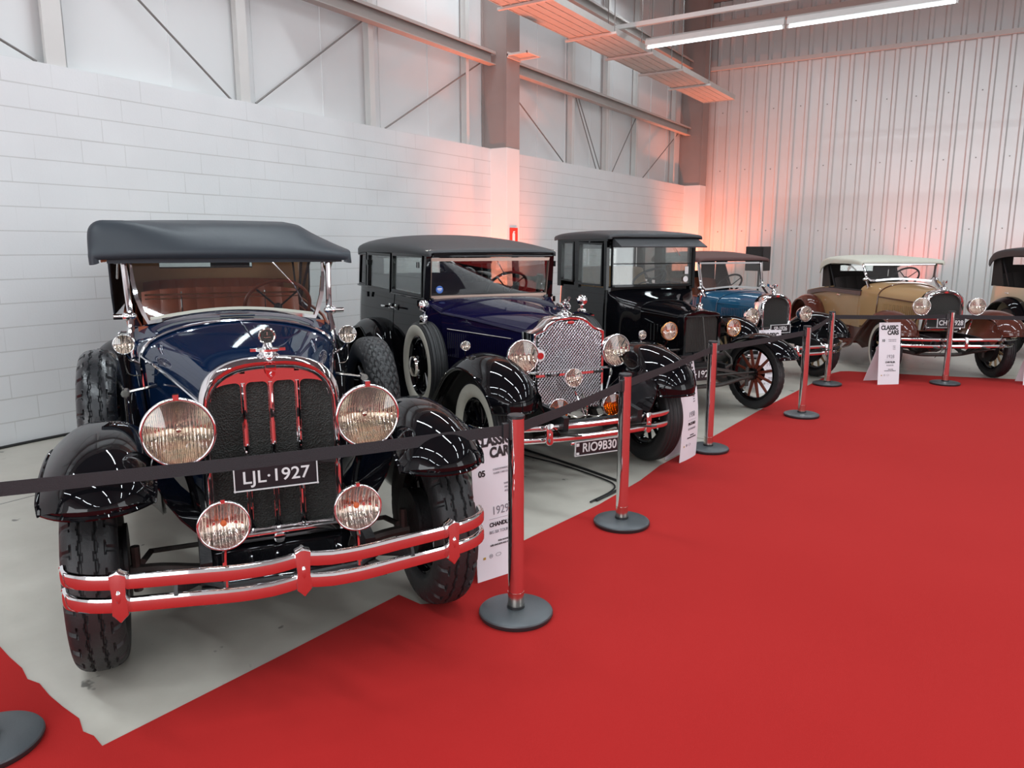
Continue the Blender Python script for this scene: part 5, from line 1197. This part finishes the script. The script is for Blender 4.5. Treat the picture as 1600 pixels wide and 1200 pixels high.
roadster('roadster_car', (-2.3221, 9.6882, 0), R(-35.29), 'teal blue roadster with black fenders and dark soft top tinted as if orange-lit, behind the tall black coupe', 'teal', 'teal', 'black', 'litcanvas', 'darklining',
         -.86, 1.09, 1.44, .47, .50, -2.9, (.235, 1.08, .90, .60), (.07, .415, .82), (.54, .76, (.475, .395), ((0, -.12, 0), (0, .30, 0))), ((.10, .0, .655), .30, .10, 'SP\u00b71926', .075, .85), (.36, .125, 'fine'),
         [(-.84, 1.475, .545, 1.465, 1.45), (-.86, 1.505, .56, 1.48, 1.455), (-1.1, 1.545, .57, 1.50, 1.46), (-1.5, 1.58, .57, 1.52, 1.47), (-1.95, 1.56, .56, 1.50, 1.44)], None, -2.5, None, .80, 'leather', 'chrome', .098)
b = MB()
roadster('roadster_car', (-.576, 11.0528, 0), R(-58), 'tan roadster with brown fenders, off-white soft top and white-wall tyres', 'tan', 'brown', 'brown', 'whitecanvas', 'darklining',
         -1.17, 1.17, 1.405, .45, .50, -3.42, (.245, 1.115, .93, .60), (.12, .345, .915), (.46, .80, (.535, .455), ((0, .06, 0),)), ((.19, 0, .715), .34, .115, 'CHE\u00b71928', .085, .85), (.365, .13, 'fine'),
         [(-1.16, 1.425, .56, 1.42, 1.405), (-1.18, 1.455, .585, 1.44, 1.40), (-1.35, 1.485, .595, 1.455, 1.41), (-1.75, 1.50, .595, 1.46, 1.41), (-2.2, 1.515, .59, 1.46, 1.40), (-2.5, 1.48, .58, 1.42, 1.33), (-2.64, 1.38, .56, 1.34, 1.24)], (.285, .322), -2.65, 'brown', .825, 'darklining', 'chrome', .108)
roadster('cream_touring_car', (2.20, 11.75, 0), R(-60), 'cream touring car with dark soft top, cut off at the right edge', 'cream', 'cream', 'black', 'vinylgrain', 'darklining',
         -1.55, 1.17, 1.50, .50, .53, -3.75, (.26, 1.12, .93, .60), (.14, .36, .92), (.48, .80, (.535, .455), ((0, .06, 0),)), None, (.37, .13, 'fine'),
         [(-1.54, 1.52, .60, 1.51, 1.49), (-1.58, 1.56, .625, 1.54, 1.49), (-1.9, 1.62, .64, 1.57, 1.51), (-2.6, 1.65, .64, 1.59, 1.52), (-3.2, 1.64, .63, 1.58, 1.50), (-3.55, 1.60, .62, 1.54, 1.44), (-3.70, 1.52, .60, 1.46, 1.34)], None, -2.85, None, .86, 'darklining', 'chrome', .108, rumble=False)

# ================================================================== barrier posts and belts
def post(x, y, h, label, slots=(0,)):
    t = empty('barrier_post', (x, y, .006), 0, label, 'barrier post', 'chrome belt barrier posts')
    b = MB(); b.M = frame((0, 0, 0), (0, 0, 1), (1, 0, 0)); b.lathe([(0, .001), (0, .162), (.012, .168), (.020, .168), (.020, .165)], 64); b.build('base_rim', 'postcap', t)
    b = MB(); b.M = frame((0, 0, .020), (0, 0, 1), (1, 0, 0)); b.lathe([(0, .166), (.006, .164), (.012, .150), (.017, .09), (.019, .045), (.019, .001)], 64); b.build('base_plate', 'postbase', t)
    b = MB(); b.cyl((0, 0, .036), (0, 0, .052), .040, seg=32); b.build('collar', 'postcap', t)
    b = MB(); b.cyl((0, 0, .045), (0, 0, h - .012), .0355, seg=48); b.build('pole', 'chrome', t)
    b = MB(); b.cyl((0, 0, .05), (0, 0, .115), .0368, seg=48); b.build('cuff', 'nickel', t)
    b = MB(); b.M = frame((0, 0, h - .014), (0, 0, 1), (1, 0, 0)); b.lathe([(0, .0385), (.012, .0385), (.016, .034), (.016, .001)], 40); b.build('cap', 'postcap', t)
    for a in slots:
        b = MB(); b.box((.036 * math.cos(a), .036 * math.sin(a), h - .062), (.010, .016, .085), Matrix.Rotation(a, 3, 'Z')); b.build('belt_slot', 'postcap', t, False)
    return t
PO = [(-2.70, .96, .945), (-1.71, 2.696, .930), (-1.786, 4.004, .920), (-1.897, 5.942, .902), (-1.532, 7.679, .894), (-1.654, 9.646, .888), (-.455, 10.468, .888), (1.15, 11.15, .888)]
LB = ['chrome barrier post whose dark base shows at the bottom left corner', 'chrome barrier post nearest the camera, in front of the 1929 display board', 'chrome barrier post in front of the yellow fog lamps of the midnight blue sedan',
      'chrome barrier post beside the bent display board numbered 07', 'chrome barrier post in front of the left headlamp of the teal blue roadster', 'chrome barrier post at the rear corner of the carpet, where the barrier turns',
      'chrome barrier post before the radiator of the tan roadster', 'chrome barrier post beyond the right edge, holding the end of the last belt']
def ang(i, j): return math.atan2(PO[j][1] - PO[i][1], PO[j][0] - PO[i][0])
for i, (x, y, h) in enumerate(PO):
    sl = []
    if i > 0: sl.append(ang(i, i - 1))
    if i < len(PO) - 1: sl.append(ang(i, i + 1))
    sl.append(sum(sl) / len(sl) + (PI if False else 0) - PI / 2 if i else -1.2)
    post(x, y, h, LB[i], sl)
BL = ['black belt crossing in front of the navy touring car', 'black belt in front of the midnight blue sedan bumper, running down to the nearest post', 'black belt in front of the midnight blue sedan wheel and the bent board', 'black belt crossing in front of the black coupe wheel',
      'short black belt by the teal blue roadster front wheel', 'black belt in front of the tan roadster body', 'black belt from the tan roadster radiator out past the right edge']
for i in range(len(PO) - 1):
    (x0, y0, h0), (x1, y1, h1) = PO[i], PO[i + 1]; a = ang(i, i + 1); ca, sa = math.cos(a), math.sin(a)
    t = empty('barrier_belt', (x0, y0, .006), a, BL[i], 'barrier belt', 'black barrier belts')
    L_ = math.hypot(x1 - x0, y1 - y0); sag = .004 * L_; dz = [(.0, .0), (.0, .0), (.0, 0)][0]
    b = MB(); n = 30; G = []
    for k in range(n + 1):
        u = k / n; x = .038 + (L_ - .076 - .03) * u; z = (h0 - .064) * (1 - u) + (h1 - .064) * u - sag * 4 * u * (1 - u); tw = .002 * math.sin(u * 9)
        G.append([(x, tw + .0 * v, z + v * .024) for v in (-1, -.5, 0, .5, 1)])
    b.shell(G, .002); b.build('webbing', 'belt', t)
    b = MB(); b.box((L_ - .052, 0, h1 - .064), (.030, .022, .066)); b.build('belt_clip', 'postcap', t, False, bevel=.003)

# ================================================================== display boards
def board(x, y, yaw, w_, h_, label, num, year, make, sub, lean=.06, bend=.0, curl=.0, z0=.006, strut=.30):
    # local: X right, Y away from the reader, Z up
    t = empty('display_board', (x, y, z0), yaw, label, 'display board', 'white display boards of the car show')
    def S(u, v):     # surface point, u in -.5...5, v 0..1
        return Vector((u * w_ + curl * v * v, lean * v + bend * math.sin(PI * v) - .03 * (2 * u) ** 2 * (bend * 8), v * h_))
    b = MB(); b.shell([[S(-.5 + i / 8, j / 14) for j in range(15)] for i in range(9)], -.004); b.build('board_face', 'board', t, True)
    b = MB(); b.prism([(-.25 * w_, .012 + lean * .85, h_ * .86), (.25 * w_, .012 + lean * .85, h_ * .86), (.46 * w_, strut, .0), (-.46 * w_, strut, .0)], (0, .004, .001)); b.build('board_strut', 'board', t, False)
    def put(nm, s_, size, mat, u, v, al='CENTER', bold=0, sx=1, sh=0):
        p = S(u, v); up = (S(u, v + .01) - S(u, v - .01)).normalized(); m = textframe(p + Vector((0, -.0015, 0)), (1, 0, 0), up); text(nm, s_, size, mat, t, m, .0006, bold, al, sx, sh)
    put('caption', 'SALAO', .012, 'greyink', -.34, .975)
    put('title', 'CLASSIC', .070, 'ink', -.02, .915, bold=.0035, sx=.86); put('title', 'CARS', .070, 'ink', .15, .835, bold=.0035, sx=.86)
    put('number', num, .042, 'ink', -.30, .71, bold=.0016); put('small_print', 'COLECIONADOR', .014, 'greyink', .12, .725, sx=.95); put('small_print', 'CLASSIC CARS CLUB', .013, 'greyink', .12, .700, sx=.85)
    for k, s_ in enumerate(('SAIBA', 'MAIS', 'AQUI')): put('small_print', s_, .014, 'greyink', .22, .62 - .025 * k)
    put('year', year, .060, 'greyink', .05, .45, sx=.9); 
    b = MB(); p = S(.05, .40); b.box(p + Vector((0, -.002, 0)), (w_ * .5, .001, .0012)); b.build('rule', 'greyink', t, False)
    put('make', make, .029, 'ink', .05, .36, bold=.0012, sx=.95); put('model', sub, .022, 'greyink', .05, .31, sx=.85)
    put('notice', 'POR FAVOR', .012, 'ink', .08, .245, bold=.0003); put('notice', 'N\u00c3O ENCOSTE NOS VE\u00cdCULOS', .012, 'ink', .06, .222, bold=.0003, sx=.9)
    b = MB(); p = S(-.34, .15); b.box(p + Vector((0, -.002, 0)), (.014, .001, .012)); b.build('logo_mark', 'goldink', t, False)
    b = MB(); p = S(-.2, .155) + Vector((0, -.002, 0)); b.torus(p, (0, 1, 0), .010, .001, 20, 4); b.torus(p, (0, 1, 0), .004, .001, 12, 4)
    q = S(-.04, .155) + Vector((0, -.002, 0)); b.tube([q + Vector((.016 * math.cos(k * PI / 8), 0, .009 * math.sin(k * PI / 8))) for k in range(16)], .001, 4, closed=True); b.build('logo_mark', 'greyink', t, False)
    return t
def face(A, B): return math.atan2(B[1] - A[1], B[0] - A[0])
for A, B, h_, lab, num, yr, mk, sub, lean, bend, curl in (
    ((-2.042, 2.868), (-1.944, 3.138), .765, 'white display board numbered 05, half hidden behind the nearest chrome post', '05', '1929', 'CHANDLER', 'BIG SIX TOURING', .05, 0, -.012),
    ((-1.949, 5.443), (-1.925, 5.74), .80, 'bent white display board numbered 07, beside the midnight blue sedan wheel', '07', '1930', 'PACKARD', '733 STANDARD', .05, -.03, -.02),
    ((-1.138, 9.978), (-.928, 10.164), .75, 'white display board numbered 10, standing before the tan roadster white-wall tyre', '10', '1928', 'CHRYSLER', 'ROADSTER', .05, 0, -.01),
    ((.345, 10.905), (.62, 10.99), .72, 'white display board cut off by the right edge of the photo', '11', '1929', 'PHAETON', 'TOURING', .05, 0, 0),
    ((-2.22, 8.66), (-2.02, 8.85), .72, 'white display board mostly hidden behind the black coupe front wheel', '08', '1926', 'DODGE', 'ROADSTER', .05, 0, 0)):
    board((A[0] + B[0]) / 2, (A[1] + B[1]) / 2, face(A, B), math.hypot(B[0] - A[0], B[1] - A[1]), h_, lab, num, yr, mk, sub, lean, bend, curl, .006 if A[0] > -2.1 else .001, .13 if num == '07' else .30)
